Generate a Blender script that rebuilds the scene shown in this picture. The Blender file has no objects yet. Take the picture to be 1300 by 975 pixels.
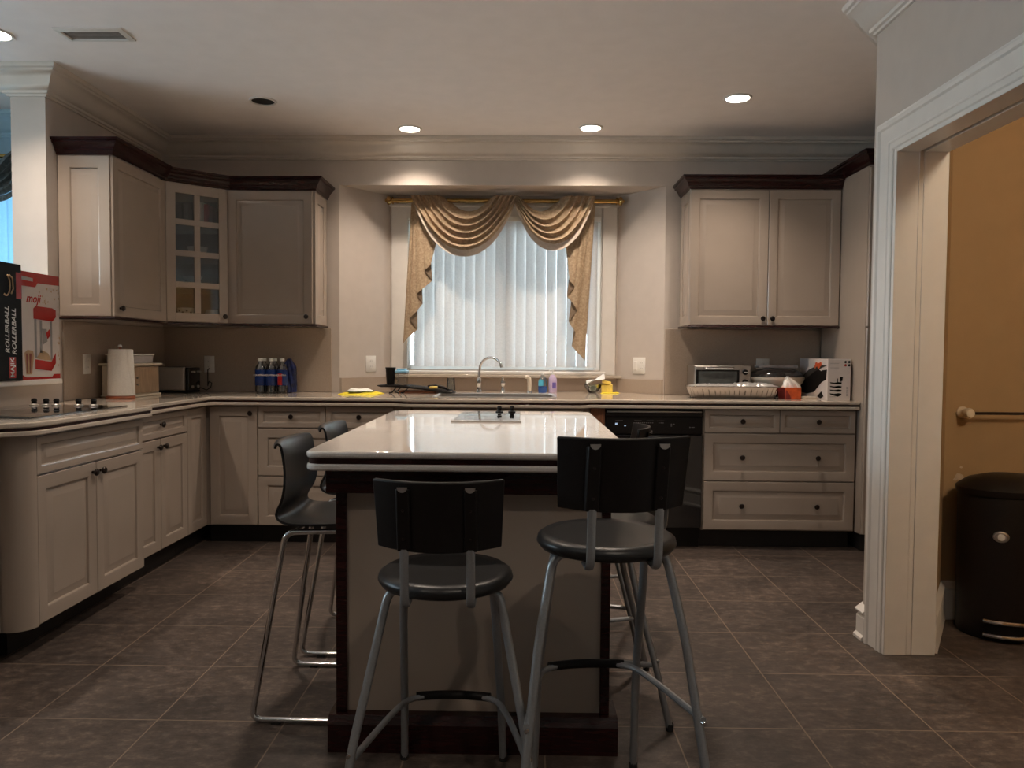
import bpy, bmesh, math, random
from mathutils import Vector, Matrix
from math import sin, cos, pi, radians, atan, atan2, sqrt

S = bpy.context.scene
C = S.collection
random.seed(4)

# ---------------------------------------------------------------- camera, world, exposure
W, F = 1300, 955.0
yaw, pitch, roll = atan(14 / F), atan(37 / F), 0.007
fw = Vector((-sin(yaw) * cos(pitch), cos(yaw) * cos(pitch), -sin(pitch)))
rt = Vector((cos(yaw), sin(yaw), 0))
up = rt.cross(fw)
r2 = rt * cos(roll) + up * sin(roll)
u2 = -rt * sin(roll) + up * cos(roll)
cam = bpy.data.cameras.new('camera')
cam.sensor_width = 36.0
cam.lens = 36.0 * F / W
cam.clip_start = 0.05
cobj = bpy.data.objects.new('camera', cam)
C.objects.link(cobj)
Mc = Matrix.Identity(4)
for i in range(3):
    Mc[i][0], Mc[i][1], Mc[i][2] = r2[i], u2[i], -fw[i]
Mc.translation = Vector((0, 0, 1.2))
cobj.matrix_world = Mc
S.camera = cobj

S.view_settings.view_transform = 'Standard'
S.view_settings.look = 'None'
S.view_settings.gamma = 1.0
S.view_settings.use_curve_mapping = False
S.view_settings.exposure = 0.0
S.cycles.use_denoising = True
S.cycles.max_bounces = 10
S.cycles.diffuse_bounces = 6
S.cycles.glossy_bounces = 5
S.cycles.transparent_max_bounces = 12
S.cycles.sample_clamp_indirect = 8.0
S.cycles.caustics_reflective = False
S.cycles.caustics_refractive = False

SKY = 17.0                     # daylight outside
POT = 98.0                    # watts of one recessed ceiling lamp
WARM = (1.0, 0.83, 0.68)
wd = bpy.data.worlds.new('daylight')
wd.use_nodes = True
S.world = wd
nt = wd.node_tree
bg = nt.nodes['Background']
tc = nt.nodes.new('ShaderNodeTexCoord')
sep = nt.nodes.new('ShaderNodeSeparateXYZ')
cr = nt.nodes.new('ShaderNodeValToRGB')
cr.color_ramp.elements[0].position = 0.42
cr.color_ramp.elements[0].color = (0.42, 0.50, 0.54, 1)
cr.color_ramp.elements[1].position = 0.6
cr.color_ramp.elements[1].color = (0.72, 0.88, 1.0, 1)
mr = nt.nodes.new('ShaderNodeMapRange')
mr.inputs[1].default_value = -1
mr.inputs[2].default_value = 1
nt.links.new(tc.outputs['Generated'], sep.inputs[0])
nt.links.new(sep.outputs[2], mr.inputs[0])
nt.links.new(mr.outputs[0], cr.inputs[0])
nt.links.new(cr.outputs[0], bg.inputs[0])
bg.inputs[1].default_value = SKY


def portal(loc, rot, sx, sy):
    l = bpy.data.lights.new('window_portal', 'AREA')
    l.shape = 'RECTANGLE'
    l.size, l.size_y = sx, sy
    l.cycles.is_portal = True
    o = bpy.data.objects.new('window_portal', l)
    o.location = loc
    o.rotation_euler = rot
    C.objects.link(o)


portal((-0.145, 5.74, 1.645), (-pi / 2, 0, 0), 1.44, 1.12)
portal((-5.68, 2.2, 1.35), (0, -pi / 2, 0), 2.2, 2.6)
portal((-3.65, 4.88, 1.6), (-pi / 2, 0, 0), 1.5, 1.5)

# ---------------------------------------------------------------- materials


def nd(t, kind, **kw):
    n = t.nodes.new(kind)
    for k, v in kw.items():
        setattr(n, k, v)
    return n


def mat(name, col, rough=0.5, metal=0.0, var=0.06, scale=30.0, bump=0.0, coat=0.0, spec=0.5, col2=None,
        stretch=(1, 1, 1), detail=4.0, trans=0.0, emis=None, estr=0.0, bscale=None):
    m = bpy.data.materials.new(name)
    m.use_nodes = True
    t = m.node_tree
    b = t.nodes['Principled BSDF']
    b.inputs['Roughness'].default_value = rough
    b.inputs['Metallic'].default_value = metal
    b.inputs['Specular IOR Level'].default_value = spec
    b.inputs['Coat Weight'].default_value = coat
    b.inputs['Coat Roughness'].default_value = 0.03
    b.inputs['Transmission Weight'].default_value = trans
    tcn = nd(t, 'ShaderNodeTexCoord')
    mp = nd(t, 'ShaderNodeMapping')
    mp.inputs['Scale'].default_value = stretch
    nz = nd(t, 'ShaderNodeTexNoise')
    nz.inputs['Scale'].default_value = scale
    nz.inputs['Detail'].default_value = detail
    t.links.new(tcn.outputs['Object'], mp.inputs[0])
    t.links.new(mp.outputs[0], nz.inputs['Vector'])
    rp = nd(t, 'ShaderNodeValToRGB')
    c2 = col2 if col2 else tuple(min(1, c * (1 + var)) for c in col)
    c1 = col if col2 else tuple(c * (1 - var) for c in col)
    rp.color_ramp.elements[0].position = 0.35
    rp.color_ramp.elements[1].position = 0.65
    rp.color_ramp.elements[0].color = (*c1, 1)
    rp.color_ramp.elements[1].color = (*c2, 1)
    t.links.new(nz.outputs['Fac'], rp.inputs[0])
    t.links.new(rp.outputs[0], b.inputs['Base Color'])
    if bump:
        bp = nd(t, 'ShaderNodeBump')
        bp.inputs['Strength'].default_value = bump
        bp.inputs['Distance'].default_value = 0.004
        src = nz
        if bscale:
            src = nd(t, 'ShaderNodeTexNoise')
            src.inputs['Scale'].default_value = bscale
            t.links.new(mp.outputs[0], src.inputs['Vector'])
        t.links.new(src.outputs['Fac'], bp.inputs['Height'])
        t.links.new(bp.outputs[0], b.inputs['Normal'])
    if emis:
        b.inputs['Emission Color'].default_value = (*emis, 1)
        b.inputs['Emission Strength'].default_value = estr
    return m


def clear_mat(name, tint, amount=0.9, rough=0.02):
    """thin clear glass / plastic: mostly lets light through, with a mirror sheen"""
    m = bpy.data.materials.new(name)
    m.use_nodes = True
    t = m.node_tree
    t.nodes.remove(t.nodes['Principled BSDF'])
    out = t.nodes['Material Output']
    tr = nd(t, 'ShaderNodeBsdfTransparent')
    tr.inputs[0].default_value = (*tint, 1)
    gl = nd(t, 'ShaderNodeBsdfGlossy')
    gl.inputs['Roughness'].default_value = rough
    fr = nd(t, 'ShaderNodeFresnel')
    fr.inputs[0].default_value = 1.45
    nz = nd(t, 'ShaderNodeTexNoise')
    nz.inputs['Scale'].default_value = 6
    mul = nd(t, 'ShaderNodeMath', operation='MULTIPLY_ADD')
    mul.inputs[1].default_value = 0.03
    mul.inputs[2].default_value = 1 - amount
    ad = nd(t, 'ShaderNodeMath', operation='ADD')
    t.links.new(nz.outputs['Fac'], mul.inputs[0])
    t.links.new(fr.outputs[0], ad.inputs[0])
    t.links.new(mul.outputs[0], ad.inputs[1])
    mx = nd(t, 'ShaderNodeMixShader')
    t.links.new(ad.outputs[0], mx.inputs[0])
    t.links.new(tr.outputs[0], mx.inputs[1])
    t.links.new(gl.outputs[0], mx.inputs[2])
    t.links.new(mx.outputs[0], out.inputs[0])
    return m


def cloth_mat(name, c1, c2, scale=60, translucent=0.0, rough=0.85, tcol=None):
    m = mat(name, c1, rough=rough, col2=c2, scale=scale, bump=0.25, spec=0.2)
    if translucent:
        t = m.node_tree
        b = t.nodes['Principled BSDF']
        out = t.nodes['Material Output']
        tl = nd(t, 'ShaderNodeBsdfTranslucent')
        tl.inputs[0].default_value = (*(tcol or c2), 1)
        mx = nd(t, 'ShaderNodeMixShader')
        mx.inputs[0].default_value = translucent
        t.links.new(b.outputs[0], mx.inputs[1])
        t.links.new(tl.outputs[0], mx.inputs[2])
        t.links.new(mx.outputs[0], out.inputs[0])
    return m


def floor_mat():
    m = bpy.data.materials.new('slate_tile')
    m.use_nodes = True
    t = m.node_tree
    b = t.nodes['Principled BSDF']
    g = nd(t, 'ShaderNodeNewGeometry')
    mp = nd(t, 'ShaderNodeMapping')
    mp.inputs['Location'].default_value = (-0.912 + 0.4195 * 40, -2.397 + 0.4235 * 40, 0)
    br = nd(t, 'ShaderNodeTexBrick')
    br.offset = 0.0
    br.squash = 1.0
    br.inputs['Scale'].default_value = 1.0
    br.inputs['Brick Width'].default_value = 0.4195
    br.inputs['Row Height'].default_value = 0.4235
    br.inputs['Mortar Size'].default_value = 0.0029
    br.inputs['Mortar Smooth'].default_value = 0.3
    br.inputs['Bias'].default_value = 0.0
    br.inputs['Color1'].default_value = (0.9, 0.9, 0.9, 1)
    br.inputs['Color2'].default_value = (1.1, 1.08, 1.05, 1)
    n1 = nd(t, 'ShaderNodeTexNoise')
    n1.inputs['Scale'].default_value = 17
    n1.inputs['Detail'].default_value = 8
    n1.inputs['Roughness'].default_value = 0.78
    n2 = nd(t, 'ShaderNodeTexNoise')
    n2.inputs['Scale'].default_value = 2.2
    n2.inputs['Detail'].default_value = 3
    t.links.new(g.outputs['Position'], mp.inputs[0])
    mp2 = nd(t, 'ShaderNodeMapping')
    mp2.inputs['Scale'].default_value = (1, 1.5, 1)
    t.links.new(g.outputs['Position'], mp2.inputs[0])
    for n in (n1, n2):
        t.links.new(mp2.outputs[0], n.inputs['Vector'])
    t.links.new(mp.outputs[0], br.inputs['Vector'])
    r = nd(t, 'ShaderNodeValToRGB')
    r.color_ramp.elements[0].position = 0.33
    r.color_ramp.elements[0].color = (0.030, 0.0235, 0.0205, 1)
    r.color_ramp.elements[1].position = 0.72
    r.color_ramp.elements[1].color = (0.185, 0.148, 0.126, 1)
    e = r.color_ramp.elements.new(0.52)
    e.color = (0.078, 0.061, 0.053, 1)
    t.links.new(n1.outputs['Fac'], r.inputs[0])
    r2_ = nd(t, 'ShaderNodeValToRGB')
    r2_.color_ramp.elements[0].position = 0.3
    r2_.color_ramp.elements[0].color = (0.62, 0.61, 0.61, 1)
    r2_.color_ramp.elements[1].position = 0.7
    r2_.color_ramp.elements[1].color = (1.2, 1.15, 1.1, 1)
    t.links.new(n2.outputs['Fac'], r2_.inputs[0])
    mu = nd(t, 'ShaderNodeMix', data_type='RGBA', blend_type='MULTIPLY')
    mu.inputs[0].default_value = 1
    t.links.new(r.outputs[0], mu.inputs[6])
    t.links.new(r2_.outputs[0], mu.inputs[7])
    mu2 = nd(t, 'ShaderNodeMix', data_type='RGBA', blend_type='MULTIPLY')
    mu2.inputs[0].default_value = 1
    t.links.new(mu.outputs[2], mu2.inputs[6])
    t.links.new(br.outputs['Color'], mu2.inputs[7])
    gm = nd(t, 'ShaderNodeMix', data_type='RGBA')
    gm.inputs[7].default_value = (0.185, 0.135, 0.10, 1)
    t.links.new(br.outputs['Fac'], gm.inputs[0])
    t.links.new(mu2.outputs[2], gm.inputs[6])
    t.links.new(gm.outputs[2], b.inputs['Base Color'])
    rr = nd(t, 'ShaderNodeMapRange')
    rr.inputs[3].default_value = 0.42
    rr.inputs[4].default_value = 0.60
    t.links.new(n1.outputs['Fac'], rr.inputs[0])
    t.links.new(rr.outputs[0], b.inputs['Roughness'])
    b.inputs['Specular IOR Level'].default_value = 0.4
    hm = nd(t, 'ShaderNodeMath', operation='MULTIPLY_ADD')
    hm.inputs[1].default_value = -1.2
    t.links.new(br.outputs['Fac'], hm.inputs[0])
    t.links.new(n1.outputs['Fac'], hm.inputs[2])
    bp = nd(t, 'ShaderNodeBump')
    bp.inputs['Strength'].default_value = 0.45
    bp.inputs['Distance'].default_value = 0.004
    t.links.new(hm.outputs[0], bp.inputs['Height'])
    t.links.new(bp.outputs[0], b.inputs['Normal'])
    return m


def quartz(name, c, c2, rough=0.1):
    m = mat(name, c, rough=rough, col2=c2, scale=420, detail=2, spec=0.5, coat=0.3)
    return m


M = {}
M['wall'] = mat('painted_wall', (0.54, 0.482, 0.432), 0.75, var=0.02, scale=12, bump=0.05, bscale=180)
M['ceiling'] = mat('ceiling_paint', (0.92, 0.875, 0.85), 0.85, var=0.015, scale=10, bump=0.05, bscale=200)
M['farwall'] = mat('daylight_tinted_wall', (0.42, 0.60, 0.70), 0.75, var=0.02, scale=12)  # blue cast of the daylight put into the wall and crown colour
M['tan'] = mat('tan_wall', (0.36, 0.245, 0.128), 0.8, var=0.03, scale=8, bump=0.05, bscale=160)
M['trim'] = mat('white_trim_paint', (0.74, 0.71, 0.67), 0.32, var=0.02, scale=14)
M['crown'] = mat('crown_paint', (0.68, 0.62, 0.55), 0.42, var=0.02, scale=14)
M['cab'] = mat('cream_lacquer', (0.385, 0.318, 0.264), 0.2, var=0.02, scale=6, spec=0.5, coat=0.25)
M['cabin'] = mat('cabinet_inside', (0.035, 0.030, 0.026), 0.6, var=0.05)  # near black: the shade inside the glass cabinet is put into the colour
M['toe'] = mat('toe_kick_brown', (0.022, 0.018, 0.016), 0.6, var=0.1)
M['mahog'] = mat('mahogany', (0.022, 0.005, 0.0045), 0.24, var=0.3, scale=14, stretch=(1, 1, 8), coat=0.1, spec=0.35)
M['wood'] = mat('bare_wood', (0.26, 0.105, 0.05), 0.5, var=0.25, scale=18, stretch=(6, 6, 0.6))
M['bronze'] = mat('dark_bronze', (0.045, 0.034, 0.03), 0.28, metal=0.85, var=0.1)
M['quartz'] = quartz('counter_stone', (0.50, 0.43, 0.355), (0.62, 0.54, 0.455), 0.07)
M['isl'] = quartz('island_stone', (0.64, 0.58, 0.53), (0.76, 0.705, 0.655), 0.035)
M['splash'] = mat('splash_stone', (0.40, 0.325, 0.26), 0.35, var=0.06, scale=200)
M['blackgl'] = mat('black_glass', (0.008, 0.008, 0.009), 0.05, var=0.1, coat=0.5)
M['blackpl'] = mat('black_plastic', (0.010, 0.008, 0.0075), 0.42, var=0.1, scale=80, bump=0.02, spec=0.22)
M['seatpl'] = mat('seat_black', (0.013, 0.013, 0.0135), 0.34, var=0.1, scale=300, bump=0.08, spec=0.42)
M['steel'] = mat('brushed_steel', (0.50, 0.47, 0.44), 0.3, metal=0.9, var=0.06, scale=60, stretch=(1, 1, 20))
M['satin'] = mat('satin_steel', (0.40, 0.365, 0.32), 0.45, metal=0.35, var=0.05, scale=60, stretch=(1, 1, 20))
M['chrome'] = mat('chrome', (0.72, 0.72, 0.72), 0.08, metal=1.0, var=0.02)
M['silver'] = mat('silver_paint', (0.30, 0.31, 0.32), 0.36, metal=0.55, var=0.05, scale=200)
M['brass'] = mat('brass', (0.62, 0.40, 0.14), 0.2, metal=1.0, var=0.05)
M['white'] = mat('white_plastic', (0.78, 0.76, 0.72), 0.35, var=0.02)
M['paper'] = mat('paper_towel', (0.80, 0.77, 0.71), 0.9, var=0.03, scale=120, bump=0.3)
M['cream'] = mat('cream_paint', (0.66, 0.58, 0.46), 0.45, var=0.03)
M['woodpanel'] = mat('pale_wood', (0.36, 0.25, 0.16), 0.5, var=0.15, scale=14, stretch=(6, 6, 0.7))
M['redwood'] = mat('red_wood', (0.40, 0.12, 0.05), 0.4, var=0.15, scale=18)
M['vinyl'] = mat('white_vinyl', (0.86, 0.86, 0.84), 0.3, var=0.02)
M['slat'] = cloth_mat('blind_fabric', (0.66, 0.63, 0.60), (0.74, 0.71, 0.68), 90, 0.32, 0.7, (0.80, 0.80, 0.80))
M['slatblue'] = cloth_mat('blind_fabric_far', (0.50, 0.58, 0.62), (0.58, 0.66, 0.70), 90, 0.5, 0.7, (0.55, 0.82, 1.0))
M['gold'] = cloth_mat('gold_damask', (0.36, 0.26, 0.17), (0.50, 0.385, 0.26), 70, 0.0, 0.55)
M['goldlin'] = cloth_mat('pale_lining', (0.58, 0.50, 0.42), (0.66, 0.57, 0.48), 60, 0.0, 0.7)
M['goldlinback'] = cloth_mat('shaded_lining', (0.20, 0.145, 0.10), (0.26, 0.19, 0.13), 60, 0.0, 0.7)  # folded undersides of the tails, their shade put into the colour
M['grey'] = cloth_mat('cool_cast_damask', (0.10, 0.115, 0.115), (0.17, 0.19, 0.19), 55, 0.0, 0.6)  # far room fabric, bluish dark cast of its light put into the colour
M['pane'] = clear_mat('window_glass', (0.96, 0.98, 0.98), 0.95)
M['cabglass'] = clear_mat('cabinet_glass', (0.84, 0.85, 0.84), 0.975)
M['clear'] = clear_mat('clear_plastic', (0.90, 0.92, 0.92), 0.86, 0.08)
M['bottle'] = clear_mat('bottle_plastic', (0.70, 0.76, 0.78), 0.86, 0.1)
M['glass'] = clear_mat('drinking_glass', (0.92, 0.94, 0.93), 0.9)
M['blue'] = mat('blue_label', (0.010, 0.035, 0.17), 0.25, var=0.3, scale=20)
M['navy'] = mat('navy_film', (0.012, 0.025, 0.11), 0.15, var=0.4, scale=30, bump=0.8, bscale=40)
M['red'] = mat('print_red', (0.40, 0.020, 0.016), 0.25, var=0.06, spec=0.5)
M['orange'] = mat('print_orange', (0.55, 0.09, 0.022), 0.35, var=0.2, scale=25)
M['darkred'] = mat('print_dark_red', (0.20, 0.02, 0.018), 0.35, var=0.2, scale=25)
M['carton'] = mat('carton_white', (0.62, 0.56, 0.53), 0.3, var=0.02)
M['cartongrey'] = mat('carton_grey', (0.45, 0.42, 0.42), 0.4, var=0.05)
M['black'] = mat('carton_black', (0.007, 0.006, 0.0055), 0.45, var=0.1, spec=0.12)
M['ink'] = mat('ink_white', (0.72, 0.72, 0.70), 0.5, var=0.02)
M['inkgrey'] = mat('ink_grey', (0.25, 0.24, 0.24), 0.5, var=0.05)
M['inkgold'] = mat('ink_gold', (0.45, 0.30, 0.17), 0.5, var=0.1)
M['led'] = mat('indicator_light', (0.25, 0.35, 0.5), 0.4, emis=(0.55, 0.72, 1.0), estr=0.5)
M['foil'] = mat('foil', (0.46, 0.42, 0.39), 0.16, metal=1.0, var=0.05, bump=0.4, bscale=150)
M['foillid'] = mat('crumpled_foil', (0.80, 0.78, 0.76), 0.3, metal=0.7, var=0.05, bump=1.0, bscale=45)
M['tissue'] = cloth_mat('tissue', (0.74, 0.70, 0.66), (0.80, 0.76, 0.72), 90)
M['yellow'] = cloth_mat('yellow_cloth', (0.70, 0.56, 0.03), (0.82, 0.68, 0.06), 120)
M['whitecloth'] = cloth_mat('white_cloth', (0.72, 0.74, 0.68), (0.82, 0.83, 0.78), 120)
M['green'] = mat('green_hem', (0.10, 0.17, 0.10), 0.8, var=0.1)
M['yellowpk'] = mat('yellow_pack', (0.80, 0.60, 0.13), 0.4, var=0.12, scale=30)
M['bluelid'] = mat('light_blue_lid', (0.25, 0.52, 0.72), 0.35, var=0.05)
M['bluesoap'] = mat('blue_soap', (0.02, 0.09, 0.36), 0.15, var=0.1, coat=0.4)
M['cyan'] = mat('cyan_label', (0.10, 0.50, 0.72), 0.3, var=0.1)
M['lilac'] = mat('lilac_soap', (0.56, 0.46, 0.68), 0.2, var=0.05, coat=0.3)
M['purple'] = mat('purple_label', (0.16, 0.12, 0.45), 0.3, var=0.2)
M['offwhite'] = mat('appliance_cream', (0.68, 0.60, 0.50), 0.3, var=0.02)
M['darkglass'] = mat('smoked_glass', (0.022, 0.02, 0.02), 0.08, var=0.1, coat=0.4)
M['ovenglass'] = mat('oven_window', (0.07, 0.075, 0.07), 0.12, var=0.1, coat=0.3)
M['ceramic'] = mat('white_ceramic', (0.72, 0.72, 0.70), 0.2, var=0.02)
M['lamp'] = mat('lamp_lens', (0.9, 0.88, 0.84), 0.4, emis=(1.0, 0.90, 0.76), estr=14.0)
M['offlamp'] = mat('unlit_lamp_black', (0.004, 0.004, 0.004), 0.6)
M['vent'] = mat('vent_grey', (0.19, 0.165, 0.15), 0.5, var=0.1)
M['rubber'] = mat('rubber', (0.01, 0.01, 0.01), 0.7)
M['plaster'] = mat('plaster_patch', (0.52, 0.43, 0.33), 0.9, var=0.08, scale=60)
M['floor'] = floor_mat()

# ---------------------------------------------------------------- mesh helpers
ORG = {}


class MB:
    def __init__(self):
        self.bm = bmesh.new()
        self.mi = 0

    def face(self, vs):
        try:
            f = self.bm.faces.new(vs)
            f.material_index = self.mi
            return f
        except ValueError:
            return None

    def v(self, p):
        return self.bm.verts.new(p)

    def box(self, x0, x1, y0, y1, z0, z1, T=None):
        ps = [(x, y, z) for z in (z0, z1) for (x, y) in ((x0, y0), (x1, y0), (x1, y1), (x0, y1))]
        vs = [self.v(T @ Vector(p) if T else p) for p in ps]
        for q in ((3, 2, 1, 0), (4, 5, 6, 7), (0, 1, 5, 4), (1, 2, 6, 5), (2, 3, 7, 6), (3, 0, 4, 7)):
            self.face([vs[i] for i in q])
        return self

    def rbox(self, x0, x1, y0, y1, z0, z1, r=0.01, T=None, n=4):
        """box with vertical edges rounded"""
        self.prism(rpoly([(x0, y0), (x1, y0), (x1, y1), (x0, y1)], r, n), z0, z1, T)
        return self

    def prism(self, poly, z0, z1, T=None):
        lo = [self.v(T @ Vector((x, y, z0)) if T else (x, y, z0)) for x, y in poly]
        hi = [self.v(T @ Vector((x, y, z1)) if T else (x, y, z1)) for x, y in poly]
        n = len(poly)
        a = sum(poly[i][0] * poly[(i + 1) % n][1] - poly[(i + 1) % n][0] * poly[i][1] for i in range(n))
        if a < 0:
            lo.reverse()
            hi.reverse()
        self.face(list(reversed(lo)))
        self.face(hi)
        for i in range(n):
            j = (i + 1) % n
            self.face([lo[i], lo[j], hi[j], hi[i]])
        return self

    def slab(self, poly, holes, z0, z1):
        """polygon with holes, extruded"""
        tmp = bmesh.new()
        loops = [poly] + holes
        for lp in loops:
            vs = [tmp.verts.new((x, y, 0)) for x, y in lp]
            for i in range(len(vs)):
                tmp.edges.new((vs[i], vs[(i + 1) % len(vs)]))
        bmesh.ops.triangle_fill(tmp, use_beauty=True, edges=tmp.edges[:])
        tmp.verts.index_update()
        lo = [self.v((v.co.x, v.co.y, z0)) for v in tmp.verts]
        hi = [self.v((v.co.x, v.co.y, z1)) for v in tmp.verts]
        for f in tmp.faces:
            ix = [v.index for v in f.verts]
            if f.normal.z < 0:
                ix.reverse()
            self.face([hi[i] for i in ix])
            self.face([lo[i] for i in reversed(ix)])
        k = 0
        for li, lp in enumerate(loops):
            n = len(lp)
            a = sum(lp[i][0] * lp[(i + 1) % n][1] - lp[(i + 1) % n][0] * lp[i][1] for i in range(n))
            for i in range(n):
                p, q = k + i, k + (i + 1) % n
                quad = [lo[p], lo[q], hi[q], hi[p]]
                if (a < 0) != (li > 0):
                    quad.reverse()
                self.face(quad)
            k += n
        tmp.free()
        return self

    def tube(self, pts, r, n=10, closed=False, T=None, cap=True, flat=1.0):
        pts = [Vector(p) for p in pts]
        N = len(pts)
        rs = r if isinstance(r, (list, tuple)) else [r] * N
        rings = []
        prev = None
        for i in range(N):
            if closed:
                d = pts[(i + 1) % N] - pts[i - 1]
            elif i == 0:
                d = pts[1] - pts[0]
            elif i == N - 1:
                d = pts[-1] - pts[-2]
            else:
                d = (pts[i + 1] - pts[i]).normalized() + (pts[i] - pts[i - 1]).normalized()
            d.normalize()
            if prev is None:
                a = Vector((0, 0, 1)) if abs(d.z) < 0.9 else Vector((1, 0, 0))
                u = d.cross(a).normalized()
            else:
                u = (prev - d * prev.dot(d)).normalized()
            prev = u
            w = d.cross(u)
            ring = []
            for k in range(n):
                t = 2 * pi * k / n
                p = pts[i] + (u * cos(t) + w * sin(t) * flat) * rs[i]
                ring.append(self.v(T @ p if T else p))
            rings.append(ring)
        for i in range(N if closed else N - 1):
            a, b = rings[i], rings[(i + 1) % N]
            for k in range(n):
                self.face([a[k], a[(k + 1) % n], b[(k + 1) % n], b[k]])
        if cap and not closed:
            self.face(list(reversed(rings[0])))
            self.face(rings[-1])
        return self

    def lathe(self, prof, c=(0, 0, 0), n=24, T=None, sx=1.0, sy=1.0):
        """profile of (radius, height), turned about z at c"""
        c = Vector(c)
        rings = []
        for r, z in prof:
            if r < 1e-6:
                p = c + Vector((0, 0, z))
                rings.append([self.v(T @ p if T else p)])
            else:
                ring = []
                for k in range(n):
                    t = 2 * pi * k / n
                    p = c + Vector((r * cos(t) * sx, r * sin(t) * sy, z))
                    ring.append(self.v(T @ p if T else p))
                rings.append(ring)
        for a, b in zip(rings, rings[1:]):
            for k in range(n):
                k2 = (k + 1) % n
                if len(a) == 1 and len(b) == 1:
                    continue
                if len(a) == 1:
                    self.face([a[0], b[k2], b[k]])
                elif len(b) == 1:
                    self.face([a[k], a[k2], b[0]])
                else:
                    self.face([a[k], a[k2], b[k2], b[k]])
        return self

    def sweep(self, path, prof):
        """profile (out, z) swept along a plan path with mitred corners; 'out' is to the right of travel"""
        P_ = [Vector((x, y)) for x, y in path]
        n = len(P_)
        cols = []
        for i in range(n):
            ds = []
            if i > 0:
                ds.append((P_[i] - P_[i - 1]).normalized())
            if i < n - 1:
                ds.append((P_[i + 1] - P_[i]).normalized())
            ns = [Vector((d.y, -d.x)) for d in ds]
            if len(ns) == 2:
                m = (ns[0] + ns[1]).normalized()
                m = m / max(0.2, m.dot(ns[0]))
            else:
                m = ns[0]
            cols.append([self.v((P_[i].x + m.x * o, P_[i].y + m.y * o, z)) for o, z in prof])
        k = len(prof)
        for a, b in zip(cols, cols[1:]):
            for j in range(k):
                j2 = (j + 1) % k
                self.face([a[j], b[j], b[j2], a[j2]])
        self.face(cols[0])
        self.face(list(reversed(cols[-1])))
        return self

    def panel(self, T, w, h, loops):
        """nested rectangles (inset, depth) in the local frame u, v, d of T"""
        rings = []
        for ins, d in loops:
            rings.append([self.v(T @ Vector(p)) for p in
                          ((ins, ins, d), (w - ins, ins, d), (w - ins, h - ins, d), (ins, h - ins, d))])
        for a, b in zip(rings, rings[1:]):
            for k in range(4):
                self.face([a[k], a[(k + 1) % 4], b[(k + 1) % 4], b[k]])
        self.face(rings[-1])
        self.face(list(reversed(rings[0])))
        return self

    def grid(self, fn, nu, nv, closeu=False):
        vs = [[self.v(fn(i / nu, j / nv)) for i in range(nu if closeu else nu + 1)] for j in range(nv + 1)]
        m = len(vs[0])
        for j in range(nv):
            for i in range(nu):
                i2 = (i + 1) % m
                self.face([vs[j][i], vs[j][i2], vs[j + 1][i2], vs[j + 1][i]])
        return self

    def text(self, s, size, T, align='CENTER', depth=0.0006, shear=0.0, bold=0.0):
        cu = bpy.data.curves.new('lettering', 'FONT')
        cu.body = s
        cu.size = size
        cu.align_x = align
        cu.align_y = 'CENTER'
        cu.extrude = depth
        cu.shear = shear
        cu.offset = bold
        cu.resolution_u = 3
        o = bpy.data.objects.new('lettering', cu)
        me = bpy.data.meshes.new_from_object(o)
        vs = [self.v(T @ v.co) for v in me.vertices]
        for p in me.polygons:
            self.face([vs[i] for i in p.vertices])
        bpy.data.objects.remove(o)
        bpy.data.curves.remove(cu)
        bpy.data.meshes.remove(me)
        return self

    def build(self, name, mats, parent=None, bevel=0.0, solid=0.0, loc=None, sharp=35, sub=0):
        org = Vector((0, 0, 0))
        if parent is not None:
            org = ORG.get(parent.name, Vector((0, 0, 0)))
        elif loc is not None:
            org = Vector(loc)
        bm = self.bm
        bmesh.ops.remove_doubles(bm, verts=bm.verts[:], dist=1e-6)
        bmesh.ops.recalc_face_normals(bm, faces=bm.faces[:])
        if org.length:
            bmesh.ops.translate(bm, verts=bm.verts[:], vec=-org)
        lim = radians(sharp)
        for f in bm.faces:
            f.smooth = True
        for e in bm.edges:
            e.smooth = len(e.link_faces) == 2 and e.calc_face_angle(9) < lim
        me = bpy.data.meshes.new(name)
        bm.to_mesh(me)
        bm.free()
        for m_ in (mats if isinstance(mats, (list, tuple)) else [mats]):
            me.materials.append(M[m_])
        o = bpy.data.objects.new(name, me)
        C.objects.link(o)
        if parent is not None:
            o.parent = parent
            ORG[o.name] = org
        elif loc is not None:
            o.location = org
            ORG[o.name] = org
        if solid:
            md = o.modifiers.new('thickness', 'SOLIDIFY')
            md.thickness = solid
            md.offset = 0
        if bevel:
            md = o.modifiers.new('soft_edges', 'BEVEL')
            md.width = bevel
            md.segments = 2
            md.limit_method = 'ANGLE'
            md.angle_limit = radians(40)
            md.harden_normals = False
        if sub:
            md = o.modifiers.new('smooth', 'SUBSURF')
            md.levels = md.render_levels = sub
        return o


def rpoly(pts, r, n=5):
    """round the corners of a polygon; r one number or one per corner"""
    out = []
    k = len(pts)
    for i in range(k):
        p = Vector(pts[i])
        rr = r[i] if isinstance(r, (list, tuple)) else r
        if rr <= 0:
            out.append((p.x, p.y))
            continue
        a = (Vector(pts[i - 1]) - p)
        b = (Vector(pts[(i + 1) % k]) - p)
        rr = min(rr, a.length * 0.49, b.length * 0.49)
        a.normalize()
        b.normalize()
        p0, p1 = p + a * rr, p + b * rr
        for j in range(n + 1):
            t = j / n
            q = p0 * (1 - t) ** 2 + p * 2 * t * (1 - t) + p1 * t * t
            out.append((q.x, q.y))
    return out


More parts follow.
